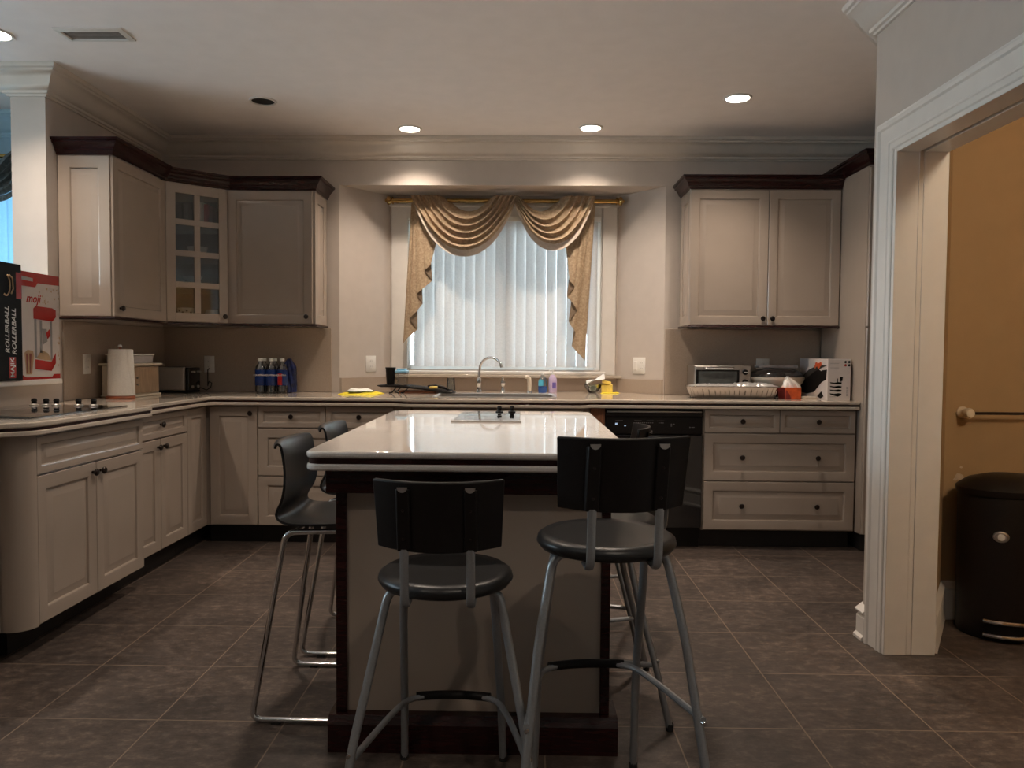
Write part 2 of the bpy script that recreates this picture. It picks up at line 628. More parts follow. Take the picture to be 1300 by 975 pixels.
def arc(pts, r, n=5):
    """open 3d polyline with rounded corners"""
    P_ = [Vector(p) for p in pts]
    out = [P_[0]]
    for i in range(1, len(P_) - 1):
        a, b = P_[i - 1] - P_[i], P_[i + 1] - P_[i]
        rr = min(r, a.length * 0.49, b.length * 0.49)
        p0, p1 = P_[i] + a.normalized() * rr, P_[i] + b.normalized() * rr
        for j in range(n + 1):
            t = j / n
            out.append(p0 * (1 - t) ** 2 + P_[i] * 2 * t * (1 - t) + p1 * t * t)
    out.append(P_[-1])
    return out


def frame(o, u, v, n=None):
    """matrix whose columns are the u, v and d axes, at point o"""
    u, v = Vector(u).normalized(), Vector(v).normalized()
    n = Vector(n).normalized() if n else u.cross(v)
    m = Matrix.Identity(4)
    for i in range(3):
        m[i][0], m[i][1], m[i][2], m[i][3] = u[i], v[i], n[i], o[i]
    return m


def tag(o, label, cat, group=None):
    o['label'] = label
    o['category'] = cat
    if group:
        o['group'] = group
    return o


def thing(name, label, cat, loc=(0, 0, 0), group=None):
    o = bpy.data.objects.new(name, None)
    o.empty_display_size = 0.1
    C.objects.link(o)
    o.location = loc
    ORG[o.name] = Vector(loc)
    return tag(o, label, cat, group)


def struct(o):
    o['kind'] = 'structure'
    return o


def copy_tree(o, parent=None):
    c = o.copy()
    C.objects.link(c)
    c.parent = parent
    for ch in list(o.children):
        copy_tree(ch, c)
    return c


# ---------------------------------------------------------------- room shell
HC = 2.68
YB = 5.27
XL = -2.535
struct(MB().box(-5.75, 3.35, -2.65, 5.8, -0.12, 0).build('floor', 'floor'))
struct(MB().box(-5.75, 3.35, -2.65, 5.8, HC, HC + 0.15).build('ceiling', 'ceiling'))

b = MB()
b.box(-2.72, -1.29, YB, 5.75, 0, HC)
b.box(0.98, 3.2, YB, 5.75, 0, HC)
b.box(-1.29, 0.98, YB, 5.75, 2.375, HC)
b.prism([(-1.29, YB), (-1.0, 5.62), (-1.0, 5.75), (-1.29, 5.75)], 0, 2.375)
b.prism([(0.98, YB), (0.98, 5.75), (0.70, 5.75), (0.70, 5.62)], 0, 2.375)
b.box(-1.0, 0.70, 5.62, 5.75, 0, 1.09)
b.box(-1.0, 0.70, 5.62, 5.75, 2.2, 2.375)
b.box(-1.0, -0.865, 5.62, 5.75, 1.09, 2.2)
b.box(0.574, 0.70, 5.62, 5.75, 1.09, 2.2)
struct(b.build('wall_back', 'wall'))

b = MB().box(-2.72, XL, 3.99, 5.75, 0, HC)
b.box(-2.72, XL, -2.5, 3.99, 0, 1.03)
struct(b.build('wall_left', 'wall'))
struct(MB().box(-2.78, -2.46, -2.5, 3.985, 1.03, 1.058).build('trim_1', 'trim', bevel=0.006))

# right wall with its doorway; it turns away on a diagonal at the far end
b = MB()
b.prism([(1.47, 3.03), (1.47, 3.22), (1.80, 3.60), (3.2, 3.60), (3.2, 3.468), (1.925, 3.468), (1.66, 3.05), (1.66, 3.03)], 0, HC)
b.box(1.47, 1.66, 1.75, 3.03, 2.03, HC)
b.box(1.47, 1.66, -2.5, 1.75, 0, HC)
struct(b.build('wall_right', ['wall']))
b = MB()
b.box(3.2, 3.35, 0.6, 5.8, 0, HC)
b.box(1.66, 3.2, 0.5, 0.6, 0, HC)
struct(b.build('wall_laundry', 'tan'))
# tan paint skin on the laundry side
b = MB()
b.prism([(1.664, 3.046), (1.929, 3.464), (3.2, 3.464), (3.2, 3.460), (1.932, 3.460), (1.669, 3.043)], 0, HC)
b.box(1.66, 1.664, 0.6, 1.75, 0, HC)
struct(b.build('wall_laundry_skin', 'tan'))
b = MB().box(-5.75, 1.66, -2.65, -2.5, 0, HC)
struct(b.build('wall_front', 'wall'))
# the room beyond the half wall
b = MB()
b.box(-5.75, -5.6, -2.5, 1.1, 0, HC)
b.box(-5.75, -5.6, 3.3, 5.0, 0, HC)
b.box(-5.75, -5.6, 1.1, 3.3, 0, 0.05)
b.box(-5.75, -5.6, 1.1, 3.3, 2.65, HC)
b.box(-5.6, -4.4, 4.75, 4.9, 0, HC)
b.box(-2.9, -2.72, 4.75, 4.9, 0, HC)
b.box(-4.4, -2.9, 4.75, 4.9, 0, 0.85)
b.box(-4.4, -2.9, 4.75, 4.9, 2.35, HC)
struct(b.build('wall_far_room', 'farwall'))

# crown moulding
CP = [(0, 2.545), (0.012, 2.545), (0.016, 2.553), (0.028, 2.556), (0.032, 2.568), (0.045, 2.572), (0.062, 2.590),
      (0.080, 2.622), (0.098, 2.640), (0.112, 2.644), (0.114, 2.654), (0.126, 2.658), (0.130, 2.668), (0.130, 2.679),
      (0, 2.679)]
struct(MB().sweep([(-2.72, 4.75), (-2.72, 3.99), (XL, 3.99), (XL, YB), (3.2, YB)], CP).build('trim_2', 'crown'))
struct(MB().sweep([(3.2, 3.60), (1.80, 3.60), (1.47, 3.22), (1.47, -2.5)], CP).build('trim_3', 'trim'))
struct(MB().sweep([(-5.6, 4.75), (-2.72, 4.75)], CP).build('trim_4', 'farwall'))
# baseboards
BP = [(0, 0), (0.034, 0), (0.034, 0.012), (0.024, 0.022), (0.024, 0.095), (0.018, 0.100), (0.018, 0.108), (0.030, 0.116),
      (0.030, 0.122), (0.012, 0.134), (0.0, 0.140)]
struct(MB().sweep([(3.2, 3.60), (1.80, 3.60), (1.47, 3.22), (1.47, 3.158)], BP).build('baseboard_right', 'trim'))
struct(MB().sweep([(1.669, 3.045), (1.932, 3.460), (3.2, 3.460)], [(o * 0.7, z * 1.25) for o, z in BP]).build('baseboard_laundry', 'trim'))
struct(MB().sweep([(1.47, 1.62), (1.47, -2.5)], BP).build('baseboard_right_near', 'trim'))

# doorway casing (moulded, mitred) and jamb with the pocket-door slot
CS = [(0, 0), (0.0, 0.010), (0.004, 0.014), (0.024, 0.014), (0.028, 0.018), (0.034, 0.018), (0.038, 0.013), (0.088, 0.020),
      (0.094, 0.028), (0.108, 0.030), (0.114, 0.024), (0.122, 0.022), (0.124, 0.0)]
b = MB()
cols = []
y0, y1, zt = 3.035, 1.745, 2.025
for i, (yy, zz, dy, dz) in enumerate(((y0, 0, 1, 0), (y0, zt, 1, 1), (y1, zt, -1, 1), (y1, 0, -1, 0))):
    cols.append([b.v((1.47 - d, yy + dy * o, zz + dz * o)) for o, d in CS])
for a_, c_ in zip(cols, cols[1:]):
    for j in range(len(CS) - 1):
        b.face([a_[j], c_[j], c_[j + 1], a_[j + 1]])
for c_ in (cols[0], cols[-1]):
    b.face(c_)
struct(b.build('trim_5', 'trim'))
b = MB()
for x0, x1 in ((1.462, 1.552), (1.572, 1.668)):
    b.box(x0, x1, 3.012, 3.034, 0, 2.03)
    b.box(x0, x1, 1.74, 1.76, 0, 2.03)
    b.box(x0, x1, 1.76, 3.012, 2.008, 2.03)
b.box(1.552, 1.572, 3.0145, 3.034, 0, 2.03)
struct(b.build('trim_6', 'trim', bevel=0.002))
struct(MB().box(1.552, 1.572, 1.76, 3.012, 2.024, 2.0295).build('trim_7', 'toe'))
b = MB()
for (cx, cz, rr) in ((2.005, 0.655, 0.022), (2.035, 0.64, 0.014), (1.985, 0.645, 0.010), (2.01, 0.700, 0.007)):
    pts = [(cx + rr * (0.7 + 0.5 * random.random()) * cos(t * 0.7), cz + rr * (0.5 + 0.5 * random.random()) * sin(t * 0.7)) for t in range(9)]
    vs = [b.v((x, 3.4594, z)) for x, z in pts]
    b.face(vs)
struct(b.build('trim_8', 'plaster', solid=0.0006))

# stone splash along the counter, and round the window bay
b = MB()
b.box(XL, XL + 0.012, 4.1, YB, 0.93, 1.372)
b.box(XL, -1.345, YB - 0.012, YB, 0.93, 1.378)
b.box(0.985, 2.06, YB - 0.012, YB, 0.93, 1.388)
struct(b.build('trim_9', 'splash', bevel=0.003))
b = MB()
d1 = Vector((-1.0 + 1.29, 5.62 - YB)).normalized()
b.prism([(-1.29, YB), (-1.0, 5.62), (-0.99, 5.608), (-1.276, YB)], 0.93, 1.03)
b.prism([(0.98, YB), (0.70, 5.62), (0.69, 5.608), (0.966, YB)], 0.93, 1.03)
b.box(-1.0, 0.70, 5.606, 5.62, 0.93, 1.03)
struct(b.build('trim_10', 'splash'))
struct(MB().box(-1.02, 0.725, 5.565, 5.62, 1.03, 1.052).build('trim_11', 'quartz', bevel=0.004))

# kitchen window: casing, frame, pane
b = MB()
for x0, x1, z0, z1 in ((-0.985, -0.865, 1.052, 2.31), (0.574, 0.685, 1.052, 2.31), (-0.865, 0.574, 2.2, 2.31), (-0.865, 0.574, 1.052, 1.075)):
    b.box(x0, x1, 5.598, 5.62, z0, z1)
b.box(-1.0, 0.70, 5.585, 5.62, 2.29, 2.315)
b.box(-0.90, 0.61, 5.575, 5.62, 1.0525, 1.078)
struct(b.build('trim_12', 'trim', bevel=0.006))
w = bpy.data.objects.new('window_1', None)
C.objects.link(w)
w.location = (-0.145, 5.66, 1.09)
ORG[w.name] = Vector(w.location)
struct(w)
b = MB()
for x0, x1, z0, z1 in ((-0.865, -0.850, 1.075, 2.2), (0.524, 0.574, 1.075, 2.2), (-0.850, 0.524, 2.15, 2.2), (-0.850, 0.524, 1.075, 1.12), (-0.16, -0.12, 1.12, 2.15)):
    b.box(x0, x1, 5.655, 5.72, z0, z1)
b.build('window_frame', 'vinyl', w, bevel=0.004)
MB().box(-0.855, 0.53, 5.69, 5.695, 1.115, 2.155).build('window_pane', 'pane', w)

# windows of the room beyond
w2 = bpy.data.objects.new('window_2', None)
C.objects.link(w2)
w2.location = (-5.66, 2.2, 0.05)
ORG[w2.name] = Vector(w2.location)
struct(w2)
b = MB()
for y0_, y1_, z0, z1 in ((1.1, 1.17, 0.05, 2.65), (3.23, 3.3, 0.05, 2.65), (1.17, 3.23, 2.58, 2.65), (1.17, 3.23, 0.05, 0.12), (2.16, 2.24, 0.12, 2.58)):
    b.box(-5.70, -5.62, y0_, y1_, z0, z1)
b.build('window_frame', 'vinyl', w2)
MB().box(-5.665, -5.66, 1.15, 3.25, 0.1, 2.6).build('window_pane', 'pane', w2)
w3 = bpy.data.objects.new('window_3', None)
C.objects.link(w3)
w3.location = (-3.65, 4.83, 0.85)
ORG[w3.name] = Vector(w3.location)
struct(w3)
b = MB()
for x0, x1, z0, z1 in ((-4.4, -4.34, 0.85, 2.35), (-2.96, -2.9, 0.85, 2.35), (-4.34, -2.96, 2.29, 2.35), (-4.34, -2.96, 0.85, 0.91)):
    b.box(x0, x1, 4.76, 4.86, z0, z1)
b.build('window_frame', 'vinyl', w3)
MB().box(-4.35, -2.95, 4.83, 4.835, 0.9, 2.3).build('window_pane', 'pane', w3)

# ---------------------------------------------------------------- ceiling fittings


def potlight(x, y, label, lit=True):
    t = thing('recessed_ceiling_light', label, 'ceiling light', (x, y, HC), 'recessed ceiling lights')
    MB().lathe([(0.065, -0.001), (0.066, -0.007), (0.076, -0.007), (0.080, -0.001), (0.080, 0.0), (0.065, 0.0)], (x, y, HC), 32).build('trim_ring', 'trim', t)
    if lit:
        MB().lathe([(0, -0.0035), (0.050, -0.0025), (0.065, -0.0005), (0.065, 0.0), (0, 0.0)], (x, y, HC), 32).build('lens', 'lamp', t)
        l = bpy.data.lights.new('pot_lamp', 'SPOT')
        l.energy = POT
        l.color = WARM
        l.spot_size = radians(120)
        l.spot_blend = 1.0
        l.shadow_soft_size = 0.05
        o = bpy.data.objects.new('pot_lamp', l)
        o.location = (0, 0, -0.012)
        o.parent = t
        C.objects.link(o)
    else:
        MB().lathe([(0, -0.001), (0.065, -0.001), (0.065, 0.0), (0, 0.0)], (x, y, HC), 32).build('lens', 'offlamp', t)
    return t


potlight(-0.757, 4.99, 'lit recessed ceiling light above the window, left one of the pair')
potlight(0.428, 4.96, 'lit recessed ceiling light above the window, right one of the pair')
potlight(1.218, 4.387, 'lit recessed ceiling light above the right hand wall cabinet')
potlight(-1.54, 4.457, 'unlit black recessed ceiling light above the left hand wall cabinets', False)
potlight(-2.475, 3.53, 'lit recessed ceiling light beside the vent at the left edge')
potlight(-0.80, 3.10, 'lit recessed ceiling light over the near left of the island, just above the picture')
potlight(0.32, 3.10, 'lit recessed ceiling light over the near right of the island, just above the picture')
potlight(-1.5, 0.2, 'added unseen recessed ceiling light behind the viewer on the left side')  # out of view, added to lift the ambient light
potlight(0.6, 0.2, 'added unseen recessed ceiling light behind the viewer on the right side')  # second added lamp, unseen, for more light from behind

t = thing('ceiling_vent', 'grey rectangular air vent with white frame in the ceiling', 'vent', (-2.007, 3.535, HC))
b = MB()
b.panel(frame((-2.165, 3.605, HC), (1, 0, 0), (0, -1, 0)), 0.317, 0.14, [(0, 0), (0, 0.006), (0.022, 0.011), (0.026, 0.003)])
b.build('frame', 'trim', t)
b = MB()
for k in range(7):
    yy = 3.49 + k * 0.0145
    b.box(-2.143, -1.870, yy, yy + 0.010, HC - 0.0045, HC - 0.0032)
b.build('louvre', 'vent', t)

# ---------------------------------------------------------------- cabinets
DOOR = lambda s, g=0.030: [(0, 0), (0, 0.0175), (0.0025, 0.020), (s, 0.020), (s + 0.007, 0.0165), (s + 0.010, 0.0085), (s + 0.014, 0.0085), (s + 0.014 + g, 0.0195), (s + 0.016 + g, 0.0195)]


def knob(parent, p, n):
    n = Vector(n)
    z = n.normalized()
    a = Vector((0, 0, 1))
    T = frame(p, a.cross(z), a, z)
    MB().lathe([(0.0, 0.0), (0.007, 0.0), (0.006, 0.010), (0.009, 0.013), (0.015, 0.017), (0.016, 0.022), (0.012, 0.028), (0.0, 0.030)], n=16, T=T).build('knob', 'bronze', parent)


def front(name, parent, o, u, w, z0, z1, n, knobs=(), s=None, g=None):
    """a raised-panel front: o is the lower left corner seen from outside; knobs in fractions"""
    gap = 0.002
    h = z1 - z0
    s = s or (0.052 if h > 0.25 else 0.026)
    g = g or (0.030 if h > 0.25 else 0.020)
    u = Vector(u).normalized()
    oo = Vector((o[0], o[1], z0)) + u * gap + Vector((0, 0, gap))
    T = frame(oo, u, (0, 0, 1), n)
    d = MB().panel(T, w - 2 * gap, h - 2 * gap, DOOR(s, g)).build(name, 'cab', parent)
    for ku, kv in knobs:
        q = oo + u * ((w - 2 * gap) * ku) + Vector((0, 0, (h - 2 * gap) * kv)) + Vector(n).normalized() * 0.0185
        knob(d, q, n)
    return d


KB = 0.045
# --- left run, seen from +x
NX = (1, 0, 0)
UY = (0, 1, 0)


def left_front(name, p, x, ya, yb, z0, z1, knobs=()):
    return front(name, p, (x, ya), UY, yb - ya, z0, z1, NX, knobs)


t = thing('base_cabinet', 'cream base cabinet under the black cooktop with rounded near corner', 'cabinet', (-2.2, 3.3, 0))
b = MB().box(XL + 0.002, -1.92, 2.90, 3.725, 0.118, 0.875)
b.build('carcass', 'cab', t)
pts = [(-1.92, 2.90), (-1.90, 2.90)]
for k in range(9):
    a = k / 8 * pi / 2
    pts.append((-1.98 + 0.08 * cos(a), 2.90 - 0.08 * sin(a)))
pts += [(-2.1, 2.82), (-2.1, 2.90)]
MB().prism(pts, 0.118, 0.875).build('rounded_corner_panel', 'cab', t)
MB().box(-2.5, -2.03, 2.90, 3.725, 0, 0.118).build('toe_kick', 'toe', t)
left_front('drawer', t, -1.92, 2.90, 3.725, 0.715, 0.868)
left_front('door', t, -1.92, 2.90, 3.31, 0.12, 0.712, [(0.93, 0.93)])
left_front('door', t, -1.92, 3.31, 3.725, 0.12, 0.712, [(0.07, 0.93)])

t = thing('base_cabinet', 'cream base cabinet with one drawer over two doors beyond the cooktop cabinet', 'cabinet', (-2.25, 4.05, 0))
MB().box(XL + 0.002, -1.99, 3.727, 4.378, 0.118, 0.875).build('carcass', 'cab', t)
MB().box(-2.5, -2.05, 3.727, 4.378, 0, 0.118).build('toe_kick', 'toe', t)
left_front('drawer', t, -1.99, 3.727, 4.378, 0.735, 0.868, [(0.5, 0.55)])
left_front('door', t, -1.99, 3.727, 4.05, 0.12, 0.732, [(0.90, 0.93)])
left_front('door', t, -1.99, 4.05, 4.378, 0.12, 0.732, [(0.10, 0.93)])

t = thing('base_cabinet', 'narrow cream base cabinet with one plain panel in the left inside corner', 'cabinet', (-2.25, 4.5, 0))
MB().box(XL + 0.002, -1.99, 4.38, 5.25, 0.118, 0.875).build('carcass', 'cab', t)
MB().box(-2.5, -2.05, 4.38, 5.2, 0, 0.118).build('toe_kick', 'toe', t)
left_front('panel', t, -1.99, 4.38, 4.645, 0.12, 0.868)

t = thing('base_cabinet', 'cream base cabinet cut off at the left edge, before the cooktop cabinet', 'cabinet', (-2.25, 2.4, 0))
MB().box(XL + 0.002, -2.01, 1.70, 2.817, 0.118, 0.875).build('carcass', 'cab', t)
MB().box(-2.5, -2.07, 1.70, 2.815, 0, 0.118).build('toe_kick', 'toe', t)
left_front('drawer', t, -2.01, 2.26, 2.812, 0.715, 0.868, [(0.5, 0.5)])
left_front('door', t, -2.01, 2.26, 2.812, 0.12, 0.712, [(0.07, 0.93)])
left_front('drawer', t, -2.01, 1.70, 2.26, 0.715, 0.868, [(0.5, 0.5)])
left_front('door', t, -2.01, 1.70, 2.26, 0.12, 0.712, [(0.93, 0.93)])

# --- back run, seen from -y
NY = (0, -1, 0)
UX = (1, 0, 0)


def back_front(name, p, y, xa, xb, z0, z1, knobs=()):
    return front(name, p, (xa, y), UX, xb - xa, z0, z1, NY, knobs)


YF = 4.67
t = thing('base_cabinet', 'cream base cabinet with a single tall door, left end of the back wall', 'cabinet', (-1.8, 4.95, 0))
MB().box(-1.985, -1.654, YF, 5.25, 0.118, 0.875).build('carcass', 'cab', t)
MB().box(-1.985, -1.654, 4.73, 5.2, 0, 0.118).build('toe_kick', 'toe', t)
back_front('door', t, YF, -1.955, -1.654, 0.122, 0.868, [(0.87, 0.945)])

t = thing('drawer_cabinet', 'cream drawer cabinet behind the left bar chairs, two small drawers over wide ones', 'cabinet', (-1.23, 4.95, 0))
MB().box(-1.652, -0.802, YF, 5.25, 0.118, 0.875).build('carcass', 'cab', t)
MB().box(-1.652, -0.802, 4.73, 5.2, 0, 0.118).build('toe_kick', 'toe', t)
back_front('drawer', t, YF, -1.652, -1.228, 0.735, 0.872, [(0.5, 0.52)])
back_front('drawer', t, YF, -1.228, -0.803, 0.735, 0.872, [(0.5, 0.52)])
back_front('drawer', t, YF, -1.652, -0.803, 0.434, 0.733, [(0.22, 0.5), (0.78, 0.5)])
back_front('drawer', t, YF, -1.652, -0.803, 0.122, 0.432, [(0.22, 0.5), (0.78, 0.5)])

t = thing('sink_cabinet', 'cream sink cabinet under the window, standing forward of its neighbours', 'cabinet', (-0.15, 4.95, 0))
b = MB().box(-0.80, 0.415, 4.665, 5.25, 0.118, 0.62)
b.box(-0.80, 0.415, 4.665, 4.70, 0.62, 0.875)
b.box(-0.80, -0.73, 4.70, 5.25, 0.62, 0.875)
b.box(0.34, 0.415, 4.70, 5.25, 0.62, 0.875)
b.build('carcass', 'cab', t)
MB().prism([(-0.70, 4.665), (-0.68, 4.615), (0.36, 4.615), (0.38, 4.665)], 0.118, 0.875).build('front_frame', 'cab', t)
MB().box(-0.80, 0.415, 4.73, 5.2, 0, 0.118).build('toe_kick', 'toe', t)
for k in range(2):
    xa = -0.675 + k * 0.515
    back_front('false_front', t, 4.615, xa, xa + 0.513, 0.735, 0.868)
    back_front('door', t, 4.615, xa, xa + 0.513, 0.122, 0.732, [(0.93 - 0.86 * k, 0.93)])
MB().box(0.42, 0.508, 4.655, 5.25, 0.0, 0.875).build('side_panel', 'wood', t)

# dishwasher
t = thing('dishwasher', 'black built-in dishwasher between the sink cabinet and the right drawers', 'dishwasher', (0.815, 4.95, 0))
MB().box(0.512, 1.112, 4.69, 5.24, 0.06, 0.872).build('tub', 'blackpl', t)
MB().rbox(0.513, 1.111, 4.645, 4.69, 0.135, 0.712, 0.006).build('door', 'blackgl', t, bevel=0.004)
b = MB().box(0.513, 1.111, 4.652, 4.69, 0.716, 0.822)
b.prism([(4.640, 0.826), (4.652, 0.822), (4.69, 0.822), (4.69, 0.850), (4.640, 0.850)], 0.513, 1.111, T=frame((0, 0, 0), (0, 1, 0), (0, 0, 1), (1, 0, 0)))
cp = b.build('control_panel', 'blackpl', t, bevel=0.003)
MB().box(0.520, 1.103, 4.638, 4.66, 0.8505, 0.860).build('handle_strip', 'steel', t, bevel=0.003)
MB().box(0.513, 1.111, 4.715, 4.74, 0.0, 0.125).build('kick_plate', 'blackpl', t)
b = MB()
for x, n_, z_ in ((0.585, 1, 0.79), (0.70, 6, 0.79), (0.775, 3, 0.79), (0.84, 3, 0.79)):
    b.box(x - 0.010, x + 0.035, 4.6512, 4.6525, z_ + 0.008, z_ + 0.0095)
    for k in range(n_):
        b.box(x + k * 0.0125, x + k * 0.0125 + 0.006, 4.6512, 4.6525, z_ - 0.006, z_ - 0.002)
for k in range(3):
    b.box(0.915 + 0.016 * (k % 2), 0.923 + 0.016 * (k % 2), 4.6512, 4.6525, 0.777 - 0.012 * (k // 2), 0.781 - 0.012 * (k // 2))
b.box(1.03, 1.037, 4.6512, 4.6525, 0.757, 0.763)
b.box(1.042, 1.062, 4.6512, 4.6525, 0.758, 0.762)
b.build('printed_marks', 'inkgrey', cp)
MB().box(0.572, 0.586, 4.651, 4.6525, 0.772, 0.784).build('indicator', 'led', cp)
MB().box(0.628, 0.640, 4.651, 4.6525, 0.764, 0.769).build('indicator', 'led', cp)

t = thing('drawer_cabinet', 'cream drawer cabinet right of the dishwasher, two small drawers over two wide', 'cabinet', (1.59, 4.95, 0))
MB().box(1.115, 2.058, YF, 5.25, 0.118, 0.875).build('carcass', 'cab', t)
MB().box(1.115, 2.058, 4.745, 5.2, 0, 0.118).build('toe_kick', 'toe', t)
back_front('drawer', t, YF, 1.122, 1.587, 0.727, 0.872, [(0.5, 0.5)])
back_front('drawer', t, YF, 1.587, 2.052, 0.727, 0.872, [(0.5, 0.5)])
back_front('drawer', t, YF, 1.122, 2.052, 0.428, 0.725, [(0.25, 0.5), (0.75, 0.5)])
back_front('drawer', t, YF, 1.122, 2.052, 0.124, 0.426, [(0.25, 0.5), (0.75, 0.5)])

t = thing('tall_cabinet', 'tall cream pantry cabinet at the right end, partly behind the door frame', 'cabinet', (2.48, 4.9, 0))
MB().box(2.062, 2.9, 4.58, 5.25, 0.12, 2.345).build('carcass', 'cab', t)
MB().box(2.10, 2.9, 4.66, 5.2, 0, 0.12).build('toe_kick', 'toe', t)
front('door', t, (2.062, 4.578), UX, 0.42, 0.124, 1.38, NY, [(0.92, 0.93)])
front('door', t, (2.482, 4.578), UX, 0.418, 0.124, 1.38, NY, [(0.08, 0.93)])
front('door', t, (2.062, 4.578), UX, 0.42, 1.384, 2.335, NY, [(0.92, 0.07)])
front('door', t, (2.482, 4.578), UX, 0.418, 1.384, 2.335, NY, [(0.08, 0.07)])
KC = [(0, 0), (0.006, 0), (0.008, 0.010), (0.016, 0.016), (0.020, 0.030), (0.034, 0.050), (0.044, 0.056), (0.046, 0.066), (0.056, 0.070), (0.058, 0.082), (0, 0.082)]
MB().sweep([(2.062, 5.25), (2.062, 4.556), (2.9, 4.556)], [(o, z + 2.346) for o, z in KC]).build('crown', 'mahog', t)

# --- wall cabinets
LR = [(-0.010, 0.0), (0.006, 0.0), (0.010, 0.006), (0.006, 0.014), (-0.010, 0.014)]
ZU, ZT = 1.392, 2.265


def upper_crown(t, path, lo=ZU, hi=ZT):
    MB().sweep(path, [(o, z + hi) for o, z in KC]).build('crown', 'mahog', t)
    MB().sweep(path, [(o, z + lo - 0.015) for o, z in LR]).build('light_rail', 'mahog', t)


t = thing('wall_cabinet', 'cream wall cabinet on the left wall with panelled end and one door', 'cabinet', (-2.39, 4.4, ZU))
MB().box(XL + 0.002, -2.252, 4.098, 4.69, ZU, ZT).build('carcass', 'cab', t)
front('end_panel', t, (XL + 0.002, 4.098), UX, 0.288, ZU, ZT, NY, (), 0.058)
front('door', t, (-2.252, 4.085), UY, 0.603, ZU, ZT, NX, [(0.09, 0.055)])
upper_crown(t, [(XL + 0.002, 4.078), (-2.231, 4.078), (-2.231, 4.695)])

# corner cabinet with glazed door
P0, P1 = Vector((-2.245, 4.695)), Vector((-1.957, 4.957))
t = thing('wall_cabinet', 'cream corner wall cabinet with an eight pane glass door', 'cabinet', (-2.3, 5.05, ZU))
CPOLY = [(XL + 0.004, 4.695), (P0.x - 0.01, 4.695 + 0.01), (P1.x - 0.012, P1.y + 0.012), (P1.x - 0.012, 5.252), (XL + 0.004, 5.252)]
b = MB()
b.prism(CPOLY, ZU, ZU + 0.02)
b.prism(CPOLY, ZT - 0.02, ZT)
b.build('carcass', 'cab', t)
b = MB()
b.box(XL + 0.004, XL + 0.010, 4.70, 5.25, ZU + 0.02, ZT - 0.02)
b.box(XL + 0.010, P1.x - 0.014, 5.244, 5.25, ZU + 0.02, ZT - 0.02)
b.box(XL + 0.010, P0.x - 0.02, 4.698, 4.704, ZU + 0.02, ZT - 0.02)
b.box(P1.x - 0.020, P1.x - 0.014, P1.y + 0.03, 5.244, ZU + 0.02, ZT - 0.02)
b.build('lining', 'cabin', t)
ins = [(XL + 0.012, 4.71), (P0.x - 0.03, 4.715), (P1.x - 0.03, P1.y + 0.04), (P1.x - 0.03, 5.24), (XL + 0.012, 5.24)]
SH = [ZU + 0.02 + (ZT - ZU - 0.04) * k / 4 for k in range(4)]
for z_ in SH[1:]:
    MB().prism(ins, z_ - 0.012, z_).build('shelf', 'cabin', t)
ud = Vector((P1.x - P0.x, P1.y - P0.y, 0))
DW = ud.length
ud.normalize()
nd_ = Vector((ud.y, -ud.x, 0))
T = frame((P0.x, P0.y, ZU), ud, (0, 0, 1), nd_)
H_ = ZT - ZU
b = MB()
us = [0.003, 0.058, DW / 2 - 0.019, DW / 2 + 0.019, DW - 0.058, DW - 0.003]
vs_ = [0.002, 0.060]
ph = (H_ - 0.062 - 0.060 - 3 * 0.037) / 4
for k in range(4):
    vs_ += [vs_[-1] + ph]
    if k < 3:
        vs_ += [vs_[-1] + 0.037]
vs_.append(H_ - 0.002)
b.box(us[0], us[1], vs_[0], vs_[-1], 0, 0.02, T)
b.box(us[4], us[5], vs_[0], vs_[-1], 0, 0.02, T)
b.box(us[2], us[3], vs_[1], vs_[-2], 0, 0.018, T)
for k in range(0, len(vs_), 2):
    b.box(us[1], us[4], vs_[k], vs_[k + 1], 0, 0.02, T)
dr = b.build('door', 'cab', t, bevel=0.003)
b = MB()
for a0, a1 in ((us[1], us[2]), (us[3], us[4])):
    for k in range(1, len(vs_) - 2, 2):
        b.box(a0, a1, vs_[k], vs_[k + 1], 0.006, 0.009, T)
b.build('glass', 'cabglass', dr)
knob(dr, T @ Vector((DW - 0.028, 0.045, 0.02)), nd_)
off = nd_ * 0.022
upper_crown(t, [(P0.x + 0.014, P0.y - 0.002), (P0.x + off.x - 0.004, P0.y + off.y + 0.006), (P1.x + off.x - 0.006, P1.y + off.y - 0.003), (P1.x + 0.006, P1.y - 0.019)])

t = thing('wall_cabinet', 'cream wall cabinet with one wide door left of the window', 'cabinet', (-1.67, 5.1, ZU))
MB().box(-1.955, -1.392, 4.972, 5.25, ZU, ZT).build('carcass', 'cab', t)
front('door', t, (-1.955, 4.972), UX, 0.565, ZU, ZT, NY, [(0.935, 0.055)])
front('end_panel', t, (-1.392, 4.960), UY, 0.290, ZU, ZT, NX, (), 0.058)
upper_crown(t, [(-1.95, 4.951), (-1.371, 4.951), (-1.371, 5.25)])

t = thing('wall_cabinet', 'cream wall cabinet with two doors right of the window', 'cabinet', (1.57, 5.1, 1.4))
ZR, ZRT = 1.402, 2.285
MB().box(1.10, 2.058, 4.972, 5.25, ZR, ZRT).build('carcass', 'cab', t)
front('end_panel', t, (1.10, 5.25), (0, -1, 0), 0.290, ZR, ZRT, (-1, 0, 0), (), 0.058)
front('door', t, (1.082, 4.972), UX, 0.510, ZR, ZRT, NY, [(0.94, 0.05)])
front('door', t, (1.592, 4.972), UX, 0.466, ZR, ZRT, NY, [(0.06, 0.05)])
upper_crown(t, [(1.079, 5.25), (1.079, 4.951), (2.058, 4.951)], ZR, ZRT)

# crockery behind the glass
gx, gy = -2.13, 4.98


